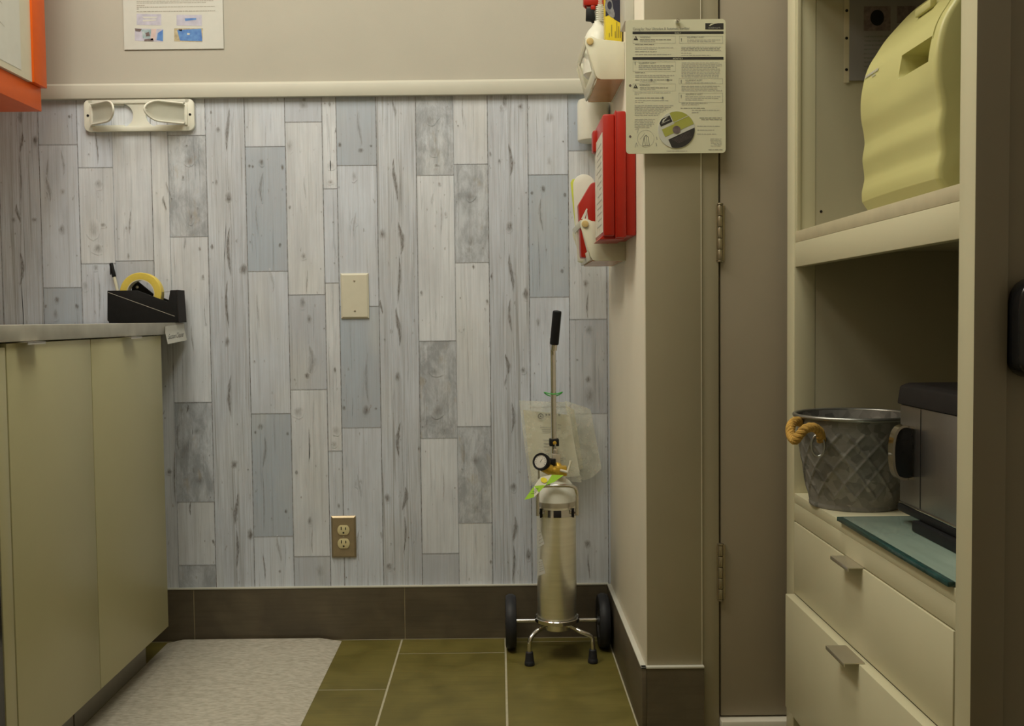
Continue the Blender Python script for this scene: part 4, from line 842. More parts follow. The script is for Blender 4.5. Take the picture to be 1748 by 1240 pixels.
# ================================================================== SIDE WALL: BINS, CASE, BOTTLES
SW = 0.3115
def wall_bin(zt, dx, label):
    y0, y1 = 2.430, 2.690; h = 0.103; zb = zt - h
    xt, xbm = 0.2155 + dx, 0.2400 + dx
    t = thing('wall_bin', (SW, (y0 + y1) / 2, zb), label, 'bin', 'wall bins on the side wall')
    mb = MB('binpl')
    sp = [(SW, zb)] + [(xbm + 0.014, zb)] + [(xbm + 0.006, zb + 0.003), (xbm + 0.0015, zb + 0.010)] + [(xt + 0.001, zt - 0.018), (xt + 0.002, zt - 0.006), (xt + 0.008, zt), (xt + 0.016, zt + 0.0005), (xt + 0.030, zt - 0.006), (SW, zt - 0.014)]
    mb.prism(sp, 'Y', y0, y0 + 0.004, bev=0.0012); mb.prism(sp, 'Y', y1 - 0.004, y1, bev=0.0012)
    mb.box(SW - 0.0035, SW, y0 + 0.003, y1 - 0.003, zb, zt - 0.014)
    mb.build('shell', t)
    MB('bin_bounce').box(xbm + 0.006, SW - 0.004, y0 + 0.0042, y1 - 0.0042, zb + 0.0002, zb + 0.003).build('bin_floor', t)
    def X(s): return xbm + (xt - xbm) * s
    def fr(s0, s1, a, b): mb.prism([(X(s0), zb + h * s0 * .99 + .0005), (X(s0) + 0.004, zb + h * s0 * .99 + .0005), (X(s1) + 0.004, zb + h * s1 * .99), (X(s1), zb + h * s1 * .99)], 'Y', a, b, bev=0.001)
    mb = MB('binpl'); fr(0.84, 0.985, y0 + 0.002, y1 - 0.002); fr(0.02, 0.24, y0 + 0.002, y1 - 0.002); fr(0.02, 0.985, y0 + 0.002, y0 + 0.026); fr(0.02, 0.985, y1 - 0.050, y1 - 0.002); mb.build('front_frame', t)
    for y in (y0, y1):
        s = -1 if y == y0 else 1
        MB('boss').cyl((xt + 0.0125, y - 0.0005, zt - 0.0125), (xt + 0.0125, y + s * 0.004, zt - 0.0125), 0.0085, bev=0.0014, seg=20).build('plug', t)
    return zb
zbU = wall_bin(1.590, 0.0, 'off-white plastic bin high on the side wall, holding the spray bottle')
zbL = wall_bin(1.152, -0.015, 'off-white plastic bin below the red case, holding the white paddle')

t = thing('spray_bottle', (0.2590, 2.560, zbU + 0.0032), 'white spray bottle with a red trigger in the upper wall bin', 'bottle')
ox, oy = 0.2600, 2.560
MB('whitepl').lathe([(0, zbU + 0.0034), (0.0130, zbU + 0.0034), (0.0165, 1.497), (0.0190, 1.515), (0.030, 1.522), (0.0370, 1.530), (0.0375, 1.590), (0.0365, 1.607), (0.0325, 1.624), (0.0255, 1.638), (0.0165, 1.648), (0.0125, 1.654), (0.0125, 1.662), (0, 1.662)], (ox, oy, 0), 'whitepl', 48).build('body', t)
mb = MB('whitepl')
for k in range(12): mb.lathe([(0.0105, 0), (0.0132, 0.0015), (0.0132, 0.0035), (0.0105, 0.005)], (ox + 0.006, oy, 1.660 + 0.005 * k), 'whitepl', 24)
mb.cyl((ox + 0.006, oy, 1.66), (ox + 0.006, oy, 1.722), 0.0108); mb.build('neck', t)
mb = MB('red'); mb.box(ox - 0.036, ox + 0.022, oy - 0.012, oy + 0.012, 1.700, 1.725, bev=0.004); mb.box(ox - 0.018, ox - 0.006, oy - 0.010, oy + 0.010, 1.690, 1.703, bev=0.002)
mb.tube([(ox - 0.019 + 0.014 * math.cos(a), oy, 1.706 + 0.014 * math.sin(a)) for a in [math.radians(100 + 20 * k) for k in range(11)]], 0.0022, seg=8)
mb.build('trigger', t)
mb = MB('black'); mb.prism([(ox - 0.0300, 1.6655), (ox - 0.0165, 1.6640), (ox - 0.0090, 1.655), (ox - 0.0070, 1.668), (ox - 0.0090, 1.695), (ox - 0.0290, 1.695)], 'Y', oy - 0.009, oy + 0.009, bev=0.002); mb.build('lock_tab', t)

t = thing('carton', (0.289, 2.468, zbU + 0.0032), 'black and yellow carton standing in the upper wall bin', 'carton')
x0, x1, y0, y1 = 0.2680, 0.3070, 2.4475, 2.4900
MB('yellowbox').box(x0, x1, y0, y1, zbU + 0.0035, 1.7400, bev=0.0006).build('body', t)
mb = MB('navy', 'greyprint', 'inkblack'); yy = y0 - 0.0004
mb.poly([(x0, yy, 1.6415), (x0 + 0.010, yy, 1.646), (x0 + 0.022, yy, 1.634), (x1, yy, 1.624), (x1, yy, 1.740), (x0, yy, 1.740)], 'navy')
yy -= 0.0003
mb.poly([(x0 + 0.008 + 0.010 * math.cos(a) + 0.010 * max(0, -math.sin(a)), yy, 1.662 + 0.024 * math.sin(a)) for a in [2 * math.pi * k / 24 for k in range(24)]], 'greyprint')
yy -= 0.0002
mb.poly([(x0 + 0.010 + 0.0055 * math.cos(a), yy, 1.668 + 0.010 * math.sin(a)) for a in [2 * math.pi * k / 16 for k in range(16)]], 'navy')
for x, a, b in ((0.008, 1.592, 1.602), (0.0140, 1.594, 1.622), (0.0225, 1.590, 1.606), (0.0265, 1.590, 1.628), (0.0310, 1.590, 1.618), (0.0350, 1.590, 1.612)):
    mb.box(x0 + x, x0 + x + 0.0011, y0 - 0.0005, y0 + 0.0002, a, b, 'inkblack')
mb.build('printed_face', t, smooth=False)

mb = MB('whitepl'); mb.lathe([(0, 1.3960), (0.040, 1.3960), (0.0428, 1.3980), (0.0437, 1.402), (0.0437, 1.50), (0.0405, 1.508), (0, 1.508)], (0.2668, 2.7625, 0), 'whitepl', 56)
tag(mb.build('canister', origin=(0.2668, 2.7625, 1.396)), 'white cylindrical canister in the corner behind the red case and upper bin', 'canister')
tag(MB('trim').box(0.2905, SW, 2.262, 2.345, 1.575, 1.90, bev=0.002).build('wall_box', origin=(SW, 2.30, 1.575)), 'narrow white box on the side wall above the laminated sheet corner', 'box')

# red first-aid style case
t = thing('red_case', (SW, 2.33, 1.09), 'red plastic case with a printed label hung on the side wall between the bins', 'case')
y0, y1, za, zb = 2.236, 2.424, 1.0915, 1.3715
MB('red').box(0.2885, SW, y0 + 0.006, y1 - 0.006, za + 0.003, zb - 0.004, bev=0.004).build('back_shell', t)
mb = MB('red'); mb.box(0.2640, 0.2890, y0, y1, za - 0.001, zb, bev=0.004); mb.box(0.2650, 0.2668, y0 - 0.0012, y1 + 0.001, za - 0.002, zb + 0.001, bev=0.0006)
mb.build('rim', t)
ld_ = MB('red').box(0.2375, 0.2640, y0 + 0.003, y1 - 0.003, za + 0.003, zb - 0.006, bev=0.0045).build('lid', t)
mb = MB('redlab', 'ink'); mb.box(0.2366, 0.2376, y0 + 0.012, y1 - 0.010, za + 0.012, zb - 0.045, 'redlab')
for k in range(14): mb.box(0.2363, 0.2367, y0 + 0.03, y0 + 0.03 + R.uniform(0.05, 0.12), za + 0.03 + k * 0.014, za + 0.033 + k * 0.014, 'inkpale')
mb.build('label', ld_)
mb = MB('red'); mb.box(0.2290, 0.2420, y1 - 0.040, y1 - 0.004, 1.305, 1.357, bev=0.004); mb.build('latch', t)
mb = MB('red'); mb.prism([(0.2300, 1.0885), (0.2865, 1.0885), (0.2800, 1.0990), (0.2400, 1.0990)], 'Y', y0 + 0.02, y1 - 0.03, bev=0.001); mb.build('bottom_clip', t)

# contents of the lower bin
def leaning(name, pts, y, th, m, label, cat, bev=0.0015):
    pp = [XZ(px, py, y) for px, py in pts]; mb = MB(m); mb.prism(pp, 'Y', y, y + th, bev=bev)
    return tag(mb.build(name, origin=(pp[0][0], y, min(z for _, z in pp))), label, cat)
ang = [math.radians(180 - 12 * k) for k in range(16)]
leaning('paddle', [(986, 447), (979, 330), (978.5, 316)] + [(997 + 18.5 * math.cos(a), 316 - 18.5 * math.sin(a)) for a in ang[1:15]] + [(1017, 330), (1019, 447)], 2.600, 0.006, 'whitepl', 'white round-topped paddle standing in the lower wall bin', 'paddle')
leaning('plastic_sheet', [(988, 448), (974, 312), (977, 306), (984, 305), (1010, 305), (1014, 448)], 2.630, 0.004, 'greenyellow', 'yellow-green plastic sheet behind the white paddle in the lower bin', 'plastic sheet', bev=0.0006)
mb = MB('red', 'whitepl'); y = 2.510
pp = [XZ(*p, y) for p in [(992, 440), (990, 392), (987.5, 349), (991, 343), (1008, 314), (1013, 311), (1026, 311), (1028, 440)]]
mb.prism(pp, 'Y', y, y + 0.045, 'red', bev=0.003)
for q in ([(992, 374), (1001, 356), (1003, 357), (998, 374)], [(1000, 374), (1002, 360), (1004, 374)]): mb.poly([(XZ(*p, y - 0.0005)[0], y - 0.0005, XZ(*p, y - 0.0005)[1]) for p in q], 'whitepl')
tag(mb.build('red_bottle', origin=(pp[0][0], y, pp[0][1])), 'red slant-shouldered bottle in the lower bin beside the red case', 'bottle')

# laminated instruction sheet with a disc, hung on the column
LY = 2.1130
def S(u, v, k=0): p = atY(1060 + u / 4.958, 20 + v / 4.96, LY - 0.0003 * k); return (p.x, p.y, p.z)
t = thing('laminated_sheet', (0.378, LY, 1.2555), 'laminated instruction card with a disc, hung on the column by a screw', 'sheet')
c4 = [S(46, 66), S(888, 66), S(878, 1196), S(44, 1190)]
mb = MB('lam'); x0, x1 = c4[3][0], c4[1][0]; z0, z1 = c4[2][2], c4[0][2]
mb.prism(rrect(x0, x1 - 0.0005, z0, z1 - 0.001, 0.0075), 'Y', LY, LY + 0.0012, bev=0.0003)
for u, v in ((78, 625), (78, 1057)):
    p = S(u, v, 1); mb.cyl(p, (p[0], p[1] + 0.0002, p[2]), 0.0026, m='photo_dark', seg=16)
def bar(u0, v0, u1, v1, m='inkblack', k=1, tl=0.0): mb.quad(S(u0, v1, k), S(u1, v1 + tl, k), S(u1, v0 + tl, k), S(u0, v0, k), m)
def line(u0, u1, v, m='inkpale', h=5, fill=1.0):
    u = u0; end = u0 + (u1 - u0) * fill
    while u < end - 4:
        w_ = min(R.uniform(12, 44), end - u); bar(u, v, u + w_, v + h, m); u += w_ + 5
def txt(s, u, v, size, m='inkblack', sx=1.0, al='LEFT', k=2): mb.text(s, size / 4.96 * LY / 1696.77, S(u, v, k), (1, 0, 0.001), (0, 0, 1), m, sx, al)
bar(98, 168, 868, 190, tl=-3); bar(98, 384, 868, 408, tl=-2)
txt('Caring for Your Ultraclave & Automatic Sterilizer', 100, 157, 31, 'ink', 0.76)
txt('DAILY', 482, 187, 19, 'lam', 1.0, 'CENTER', 3); txt('MONTHLY', 482, 404, 19, 'lam', 0.9, 'CENTER', 3)
bar(714, 97, 868, 150); mb.poly([S(745, 118, 2), S(760, 104, 2), S(785, 97, 2), S(830, 96, 2), S(790, 103, 2), S(768, 112, 2), S(754, 122, 2)], 'lam'); txt('midmark', 791, 142, 19, 'inkpale', 1.5, 'CENTER')
def tri(u, v): mb.poly([S(u - 19, v + 17, 2), S(u + 19, v + 17, 2), S(u, v - 17, 2)], 'inkblack'); bar(u - 2, v - 4, u + 2, v + 7, 'lam', 3)
tri(126, 222); tri(124, 630)
def frame(u0, v0, u1, v1, r=2):
    bar(u0, v0, u1, v0 + r, 'inkpale'); bar(u0, v1 - r, u1, v1, 'inkpale'); bar(u0, v0, u0 + r, v1, 'inkpale'); bar(u1 - r, v0, u1, v1, 'inkpale')
frame(100, 204, 462, 268); frame(494, 206, 862, 268); frame(100, 424, 462, 506); frame(100, 610, 462, 672); frame(490, 566, 862, 612); frame(490, 688, 862, 768)
txt('WARNING', 160, 222, 18, 'ink'); txt('WARNING', 156, 628, 18, 'ink')
for u, v in ((560, 222), (150, 442), (545, 588), (548, 706)): txt('EQUIPMENT ALERT', u, v, 18, 'ink', 0.92)
for u, v in ((120, 436), (512, 236), (510, 590), (510, 716)): bar(u - 3, v - 12, u + 3, v + 8, 'ink'); bar(u - 3, v + 11, u + 3, v + 16, 'ink')
for u0, u1, v, m, f in [(160, 430, 235, 'ink', 1), (160, 430, 249, 'inkpale', .5), (560, 840, 236, 'inkpale', 1), (560, 840, 250, 'inkpale', .85), (120, 440, 276, 'ink', .5), (120, 450, 302, 'inkpale', 1), (120, 450, 316, 'inkpale', .55), (120, 450, 336, 'ink', .55), (120, 440, 360, 'inkpale', .95),
                        (510, 845, 298, 'inkpale', 1), (510, 835, 312, 'ink', 1), (510, 845, 326, 'inkpale', 1), (510, 600, 348, 'inkpale', 1), (510, 760, 366, 'inkpale', 1),
                        (150, 450, 456, 'ink', 1), (150, 450, 470, 'inkpale', .9), (150, 450, 484, 'inkpale', .9), (120, 450, 514, 'ink', .25), (120, 450, 537, 'inkpale', 1), (120, 440, 551, 'inkpale', .9), (120, 440, 575, 'ink', 1), (160, 300, 590, 'inkpale', 1), (160, 420, 642, 'ink', .95), (160, 420, 656, 'inkpale', .5),
                        (115, 420, 684, 'inkpale', 1), (115, 150, 698, 'inkpale', 1), (120, 340, 728, 'ink', 1), (120, 400, 750, 'inkpale', 1), (120, 190, 764, 'inkpale', 1), (545, 800, 600, 'inkpale', 1), (545, 850, 717, 'inkpale', 1), (545, 830, 731, 'inkpale', 1), (545, 800, 745, 'inkpale', .6), (505, 710, 815, 'ink', 1), (600, 840, 832, 'inkpale', 1), (600, 655, 852, 'inkpale', 1),
                        (665, 855, 898, 'ink', 1), (680, 855, 912, 'ink', 1), (645, 838, 967, 'inkpale', 1), (645, 790, 1000, 'inkpale', 1), (645, 805, 1034, 'inkpale', 1), (740, 860, 1167, 'ink', 1), (385, 560, 1178, 'inkpale', 1)]: line(u0, u1, v, m, 5, f)
for k in range(10): line(512, 855, 430 + k * 13.2, 'inkpale', 5, R.uniform(.88, 1))
for k in range(4): line(512, 858, 628 + k * 13, 'inkpale', 5, R.uniform(.85, 1))
for k in range(2): line(512, 858, 772 + k * 13, 'inkpale', 5, R.uniform(.4, 1))
for k in range(7): line(116, 445 - k * 22, 793 + k * 13.5, 'inkpale', 5, 1)
for k in range(6): line(116, 310 - k * 8, 908 + k * 14, 'inkpale', 5, R.uniform(.8, 1))
for k in range(6): line(800 - R.uniform(0, 50), 852, 1076 + k * 12, 'inkpale', 4)
for u, v in ((258, 578), (396, 578), (352, 729)): mb.poly([S(u + 9 * math.cos(a), v + 9 * math.sin(a), 2) for a in [2 * math.pi * k / 14 for k in range(14)]], 'ink')
# line drawing of a small machine, lower left
def stroke(pts, w_=3.0, m='ink'):
    for (a, b), (c, d) in zip(pts, pts[1:]):
        L_ = math.hypot(c - a, d - b) or 1; nx, ny = -(d - b) / L_ * w_ / 2, (c - a) / L_ * w_ / 2
        mb.quad(S(a + nx, b + ny, 1), S(c + nx, d + ny, 1), S(c - nx, d - ny, 1), S(a - nx, b - ny, 1), m)
stroke([(210 + 70 * math.cos(a), 1075 + 72 * math.sin(a)) for a in [2 * math.pi * k / 30 for k in range(31)]], 2.5, 'inkpale')
stroke([(182, 1130), (196, 1060), (214, 1045), (232, 1064), (240, 1132), (180, 1136)], 4); stroke([(196, 1062), (206, 1130)], 4); stroke([(214, 1050), (222, 1130)], 3); stroke([(160, 1080), (186, 1050), (200, 1030)], 3, 'inkpale'); stroke([(120, 1150), (130, 1110), (142, 1140)], 4, 'inkpale'); stroke([(300, 1060), (306, 1085)], 4); stroke([(296, 1110), (302, 1140)], 4)
stroke([(118, 1000), (150, 990), (136, 1030)], 3, 'inkpale')
card = mb.build('card', t, smooth=False)
# the disc
dc = Vector(S(470, 1000, 4)); dr_ = 0.0388
mb = MB('discwhite', 'discgreen', 'inkblack', 'photo_dark', 'inkpale')
mb.lathe([(0, 0), (dr_, 0), (dr_, 0.0012), (0, 0.0012)], (dc.x, dc.y + 0.0012, dc.z), 'discwhite', 64, axis=(0, -1, 0))
ca, sa = math.cos(math.radians(24)), math.sin(math.radians(24))
def DP(s, q, k): s *= dr_; q *= dr_; return (dc.x + s * ca - q * sa, dc.y - 0.0003 * k, dc.z + s * sa + q * ca)
def band(q0, q1, s0, s1, m, k):
    n = 14; lft = []; rgt = []
    for i in range(n + 1):
        q = q0 + (q1 - q0) * i / n; lim = math.sqrt(max(0, 0.985 ** 2 - q * q)); a, b = max(-lim, s0), min(lim, s1)
        lft.append(DP(a, q, k)); rgt.append(DP(max(a, b), q, k))
    for i in range(n): mb.quad(lft[i], rgt[i], rgt[i + 1], lft[i + 1], m)
band(-0.10, 0.34, -0.72, 1, 'discgreen', 1); band(0.34, 0.97, 0.02, 1, 'discgreen', 1); band(-0.98, -0.30, -0.62, 1, 'inkblack', 1); band(0.50, 0.86, -0.70, -0.02, 'inkblack', 1)
band(0.40, 0.43, -0.2, 0.9, 'discwhite', 2); band(0.62, 0.66, -0.6, -0.12, 'inkpale', 2)
for i in range(6): band(-0.40 - i * 0.06, -0.385 - i * 0.06, -0.45 + 0.05 * i, 0.6, 'photo_dark', 2)
mb.poly([DP(-0.55, 0.70, 2), DP(-0.44, 0.80, 2), DP(-0.1, 0.84, 2), DP(-0.38, 0.74, 2), DP(-0.48, 0.66, 2)], 'discwhite')
mb.poly([(dc.x + 0.0082 * math.cos(a), dc.y - 0.0009, dc.z + 0.0082 * math.sin(a)) for a in [2 * math.pi * k / 30 for k in range(30)]], 'photo_dark')
o_ = mb.build('disc', card, smooth=False); o_['label'] = 'white, green and black printed disc'
mb = MB('chrome'); p = Vector(S(470, 95)); d = Vector((0.35, -0.75, 0.55)).normalized()
mb.cyl((p.x, 2.1306, p.z), (p.x, LY - 0.004, p.z), 0.0018); mb.cyl((p.x, LY - 0.0015, p.z), Vector((p.x, LY - 0.0015, p.z)) + d * 0.008, 0.0034, 0.0042, bev=0.0008)
tag(mb.build('wall_screw', origin=(p.x, 2.1306, p.z)), 'small bright screw holding the top of the laminated card', 'screw')

# ================================================================== SHELF UNIT ON THE RIGHT
SX = 0.6061; SB = 1.050; YF0, YF1 = 2.0905, 2.0395; YN0, YN1 = 1.2677, 1.3125
unit = thing('shelf_unit', (0.83, 1.68, 0.0), 'tall cream shelf unit with two drawers at the right beside the door', 'shelf unit')
TOP = 2.02
def post(y0, y1):
    o = MB('shelf', 'endpanel_shade').box(SX, SX + 0.0435, min(y0, y1), max(y0, y1), 0.0, TOP, bev=0.0018).build('post', unit)
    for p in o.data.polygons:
        if (p.normal.y < -0.4 or p.normal.x > 0.4) and y0 == YN0: p.material_index = 1  # near post's shaded sides get the darkened colour
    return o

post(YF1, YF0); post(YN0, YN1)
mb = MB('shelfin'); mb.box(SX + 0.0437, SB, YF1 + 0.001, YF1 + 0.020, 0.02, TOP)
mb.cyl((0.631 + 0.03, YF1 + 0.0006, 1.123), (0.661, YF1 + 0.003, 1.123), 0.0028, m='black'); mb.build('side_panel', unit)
MB('endpanel_shade').box(SX + 0.0437, SB, YN0 + 0.012, YN0 + 0.030, 0.02, TOP).build('side_panel', unit)
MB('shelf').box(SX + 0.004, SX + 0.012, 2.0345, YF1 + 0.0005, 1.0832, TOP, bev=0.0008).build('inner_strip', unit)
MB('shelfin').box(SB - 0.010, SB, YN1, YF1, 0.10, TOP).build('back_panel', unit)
MB('shelf').box(SX, SB, YN0, YF0, TOP, TOP + 0.03, bev=0.002).build('top_board', unit)
MB('shelf').box(SX + 0.002, SB - 0.01, YN1 + 0.0002, YF1 - 0.0002, 1.580, 1.625, bev=0.001).build('shade_shelf', unit)  # unseen shelf, added and set low to shade the compartment below
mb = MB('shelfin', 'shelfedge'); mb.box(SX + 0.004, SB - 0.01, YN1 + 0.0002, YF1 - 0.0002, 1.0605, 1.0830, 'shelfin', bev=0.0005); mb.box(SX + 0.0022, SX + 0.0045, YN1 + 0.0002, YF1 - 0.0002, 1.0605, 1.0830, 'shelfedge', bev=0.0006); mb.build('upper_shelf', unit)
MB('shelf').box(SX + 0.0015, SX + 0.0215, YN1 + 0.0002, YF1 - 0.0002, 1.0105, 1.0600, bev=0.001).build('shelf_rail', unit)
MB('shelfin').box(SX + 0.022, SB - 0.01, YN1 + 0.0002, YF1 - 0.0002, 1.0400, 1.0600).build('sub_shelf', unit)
MB('shelf').box(SX + 0.0012, SB - 0.01, YN1 + 0.0002, YF1 - 0.0002, 0.5250, 0.5445, bev=0.0008).build('lower_shelf', unit)
MB('shelf').box(SX + 0.0012, SX + 0.0212, YN1 + 0.0002, YF1 - 0.0002, 0.4880, 0.5248, bev=0.0008).build('drawer_rail', unit)
MB('cabin').box(SX + 0.05, SB - 0.011, YN1 + 0.004, YF1 - 0.004, 0.115, 0.486).build('drawer_box', unit)
def drawer(x0, z0, z1, hy0, hy1):
    d = MB('shelf').box(x0, x0 + 0.020, YN1 + 0.0035, YF1 - 0.0035, z0, z1, bev=0.0013).build('drawer', unit)
    mb = MB('satin'); mb.box(x0 - 0.024, x0 + 0.010, hy0, hy1, z1 + 0.0004, z1 + 0.0020); mb.box(x0 - 0.0255, x0 - 0.0235, hy0, hy1, z1 - 0.0045, z1 + 0.0020, bev=0.0005)
    mb.build('handle', d)
drawer(SX - 0.0005, 0.3375, 0.4858, 1.648, 1.735)
drawer(SX - 0.0180, 0.0980, 0.3352, 1.615, 1.705)

# ---- on the upper shelf
t = thing('dispenser', (0.84, 1.66, 1.083), 'pale yellow plastic dispenser with a wavy front on the upper shelf', 'dispenser')
pr = [(0.700, 1.0836), (0.684, 1.0850), (0.6635, 1.1110), (0.6605, 1.1180), (0.6600, 1.1320), (0.6625, 1.1450), (0.6645, 1.1570), (0.6632, 1.1720), (0.6612, 1.1860), (0.6612, 1.1960), (0.6635, 1.2110), (0.6645, 1.2220), (0.6625, 1.2400), (0.6585, 1.2600), (0.6568, 1.2800), (0.6572, 1.3000), (0.6605, 1.3220), (0.6660, 1.3450), (0.6740, 1.3630), (0.6830, 1.3770), (0.6980, 1.4000), (0.7150, 1.4200), (0.7470, 1.4530), (0.7790, 1.4750), (0.8300, 1.4950), (0.9000, 1.5100), (0.9900, 1.5150)]
sp = smooth_path([(x, 0, z) for x, z in pr], 4); NP = len(sp) - 1
y0, y1 = 1.500, 1.817
def ss(a, b, x): x = max(0, min(1, (x - a) / (b - a))); return x * x * (3 - 2 * x)
def front(u, v):
    p = sp[int(round(v * NP))]; e = min(u, 1 - u); y = y0 + (y1 - y0) * u
    rnd = 0.010 * (1 - math.sqrt(max(0, 1 - max(0, 1 - e / 0.03) ** 2)))
    bow = -0.006 * math.sin(math.pi * u) * ss(1.30, 1.24, p.z)
    pk = ss(1.5285, 1.532, y) * ss(1.642, 1.634, y) * ss(1.299, 1.3025, p.z + 0.0006) * ss(1.333, 1.329, p.z)
    gv = ss(1.5215, 1.5235, y) * ss(1.5275, 1.5255, y) * ss(1.328, 1.332, p.z) * ss(1.392, 1.386, p.z)
    return (p.x + rnd + bow + 0.075 * pk + 0.012 * gv, y, p.z)
mb = MB('disp'); mb.grid(front, 150, NP)
for y in (y0, y1):
    u = 0 if y == y0 else 1
    mb.poly([front(u, k / NP) for k in range(NP + 1)] + [(1.0, y, 1.515), (1.0, y, 1.0836)], 'disp')
mb.poly([(1.0, y0, 1.0836), (1.0, y1, 1.0836), (1.0, y1, 1.515), (1.0, y0, 1.515)], 'disp')
mb.poly([(0.700 + 0.01, y0, 1.0836), (1.0, y0, 1.0836), (1.0, y1, 1.0836), (0.71, y1, 1.0836)], 'disp')
bmesh.ops.remove_doubles(mb.bm, verts=mb.bm.verts, dist=1e-5); bmesh.ops.recalc_face_normals(mb.bm, faces=mb.bm.faces)
mb.build('housing', t, angle=50)
mb = MB('ink')
x = 1.742
while x < 1.80:
    w_ = R.uniform(0.003, 0.007); mb.quad((0.6614, x, 1.3345), (0.6614, x + w_, 1.3345), (0.6628, x + w_, 1.3395), (0.6628, x, 1.3395), 'inkpale'); x += w_ + 0.0016
mb.quad((0.6605, 1.750, 1.3290), (0.6605, 1.768, 1.3290), (0.6608, 1.768, 1.3310), (0.6608, 1.750, 1.3310), 'inkpale'); mb.build('printed_name', t, smooth=False)
mb = MB('disp'); mb.box(0.690, 0.702, 1.60, 1.66, 1.3985, 1.412, bev=0.003, mx=None); mb.build('latch', t)

t = thing('document_sleeve', (0.755, YF1, 1.386), 'punched plastic sleeve with a printed page on the inner side of the upper shelf', 'document sleeve')
mb = MB('sleeve', 'shelfedge', 'black'); ys = YF1 - 0.0022
mb.box(0.7160, 0.90, ys, ys + 0.001, 1.3860, 1.665, 'sleeve'); mb.box(0.7055, 0.7158, ys, ys + 0.0008, 1.3820, 1.665, 'shelfedge')
for z in (1.408, 1.471, 1.526, 1.59): mb.cyl((0.7105, ys - 0.0004, z), (0.7105, ys + 0.0002, z), 0.0030, m='black', seg=12)
mb.build('sleeve', t)
mb = MB('photo_dark', 'ink'); y = ys - 0.0004
mb.quad((0.7448, y, 1.4850), (0.7990, y, 1.4850), (0.7990, y, 1.5340), (0.7448, y, 1.5340), 'photo_dark'); mb.quad((0.8120, y, 1.500), (0.85, y, 1.500), (0.85, y, 1.5340), (0.8120, y, 1.5340), 'photo_dark')
stp = [(0.772 + 0.014 * math.cos(a), y - 0.0003, 1.511 + 0.016 * math.sin(a)) for a in [2 * math.pi * k / 20 for k in range(20)]]; mb.poly(stp, 'black')
for k in range(9): mb.quad((0.7455, y, 1.472 - k * 0.0085), (0.7455 + R.uniform(.04, .07), y, 1.472 - k * 0.0085), (0.80, y, 1.475 - k * 0.0085), (0.7455, y, 1.475 - k * 0.0085), 'ink')
mb.build('printed_page', t, smooth=False)

# ---- on the lower shelf
ZS = 0.5446
mb = MB('glassboard', 'glassedge'); x0, x1, y0, y1 = 0.5985, 0.940, 1.3180, 1.7560
mb.box(x0 + 0.0104, x1, y0, y1 - 0.003, ZS + 0.0004, ZS + 0.0080, 'glassboard', bev=0.0008)
mb.box(x0, x0 + 0.0105, y0, y1 - 0.003, ZS + 0.0004, ZS + 0.0080, 'glassedge', bev=0.0015); mb.box(x0, x1, y1 - 0.0030, y1, ZS + 0.0004, ZS + 0.0080, 'glassedge', bev=0.0010)
tag(mb.build('glass_board', origin=(0.77, 1.53, ZS)), 'green glass board lying on the lower shelf under the steel appliance', 'glass board')
ZG = ZS + 0.0083
t = thing('countertop_appliance', (0.83, 1.52, ZG), 'stainless steel appliance with black lid and chrome handle on the glass board', 'appliance')
mb = MB('stainless', 'chrome', 'black'); yA, yB = 1.330, 1.7120; xF = 0.6920
mb.box(xF, 1.0, yA, yB, 0.5880, 0.7570, 'stainless', bev=0.003); mb.box(xF - 0.0012, xF + 0.002, yA, yB, 0.5855, 0.5890, 'chrome', bev=0.0006)
mb.box(xF - 0.0004, xF + 0.001, 1.6255, 1.6275, 0.590, 0.755, 'black'); mb.build('body', t)
mb = MB('charcoal'); mb.prism([(xF - 0.0040, 0.7575), (1.0, 0.7575), (1.0, 0.7935), (xF + 0.014, 0.7935), (xF + 0.0005, 0.788)], 'Y', yA, yB + 0.004, bev=0.003); ldd = mb.build('lid', t)
mb = MB('paper')
for z, a, b in ((0.7735, 1.350, 1.398), (0.7680, 1.345, 1.405)):
    y = a
    while y < b: w_ = R.uniform(.003, .006); mb.quad((xF - 0.0045, y, z), (xF - 0.0045, y + w_, z), (xF - 0.0042, y + w_, z + 0.0026), (xF - 0.0042, y, z + 0.0026), 'inkpale'); y += w_ + .0012
mb.build('printed_text', ldd, smooth=False)
MB('black').box(xF - 0.003, 0.99, yA, yB + 0.002, 0.5715, 0.5850, bev=0.003).build('lower_body', t)
MB('black').box(0.6790, 0.96, yA, 1.6300, ZG + 0.0002, 0.5712, bev=0.003).build('base', t)
hp = smooth_path([(xF + 0.001, 0, 0.7235), (0.676, 0, 0.7265), (0.6645, 0, 0.7210), (0.6575, 0, 0.7050), (0.6555, 0, 0.6790), (0.6575, 0, 0.6530), (0.6640, 0, 0.6385), (0.675, 0, 0.6345), (xF + 0.001, 0, 0.6360)], 5)
outer = [(p.x, p.z) for p in hp]; cxm = 0.676; czm = 0.679
inner = [(cxm + (x - cxm) * (0.86 if x < cxm else 1.0) + (0.001 if x < cxm else 0), czm + (z - czm) * 0.92) for x, z in outer]
mb = MB('chrome'); n = len(outer)
for i in range(n - 1): mb.prism([outer[i], outer[i + 1], inner[i + 1], inner[i]], 'Y', 1.650, 1.670)
bmesh.ops.remove_doubles(mb.bm, verts=mb.bm.verts, dist=1e-5)
hd = mb.build('handle', t, angle=50)
ins = [(cxm + (x - cxm) * 0.97, czm + (z - czm) * 0.985) for x, z in inner]
mb = MB('blackgloss'); mb.prism(ins[1:-1] , 'Y', 1.6512, 1.6690, bev=0.0005); mb.build('handle_insert', hd)

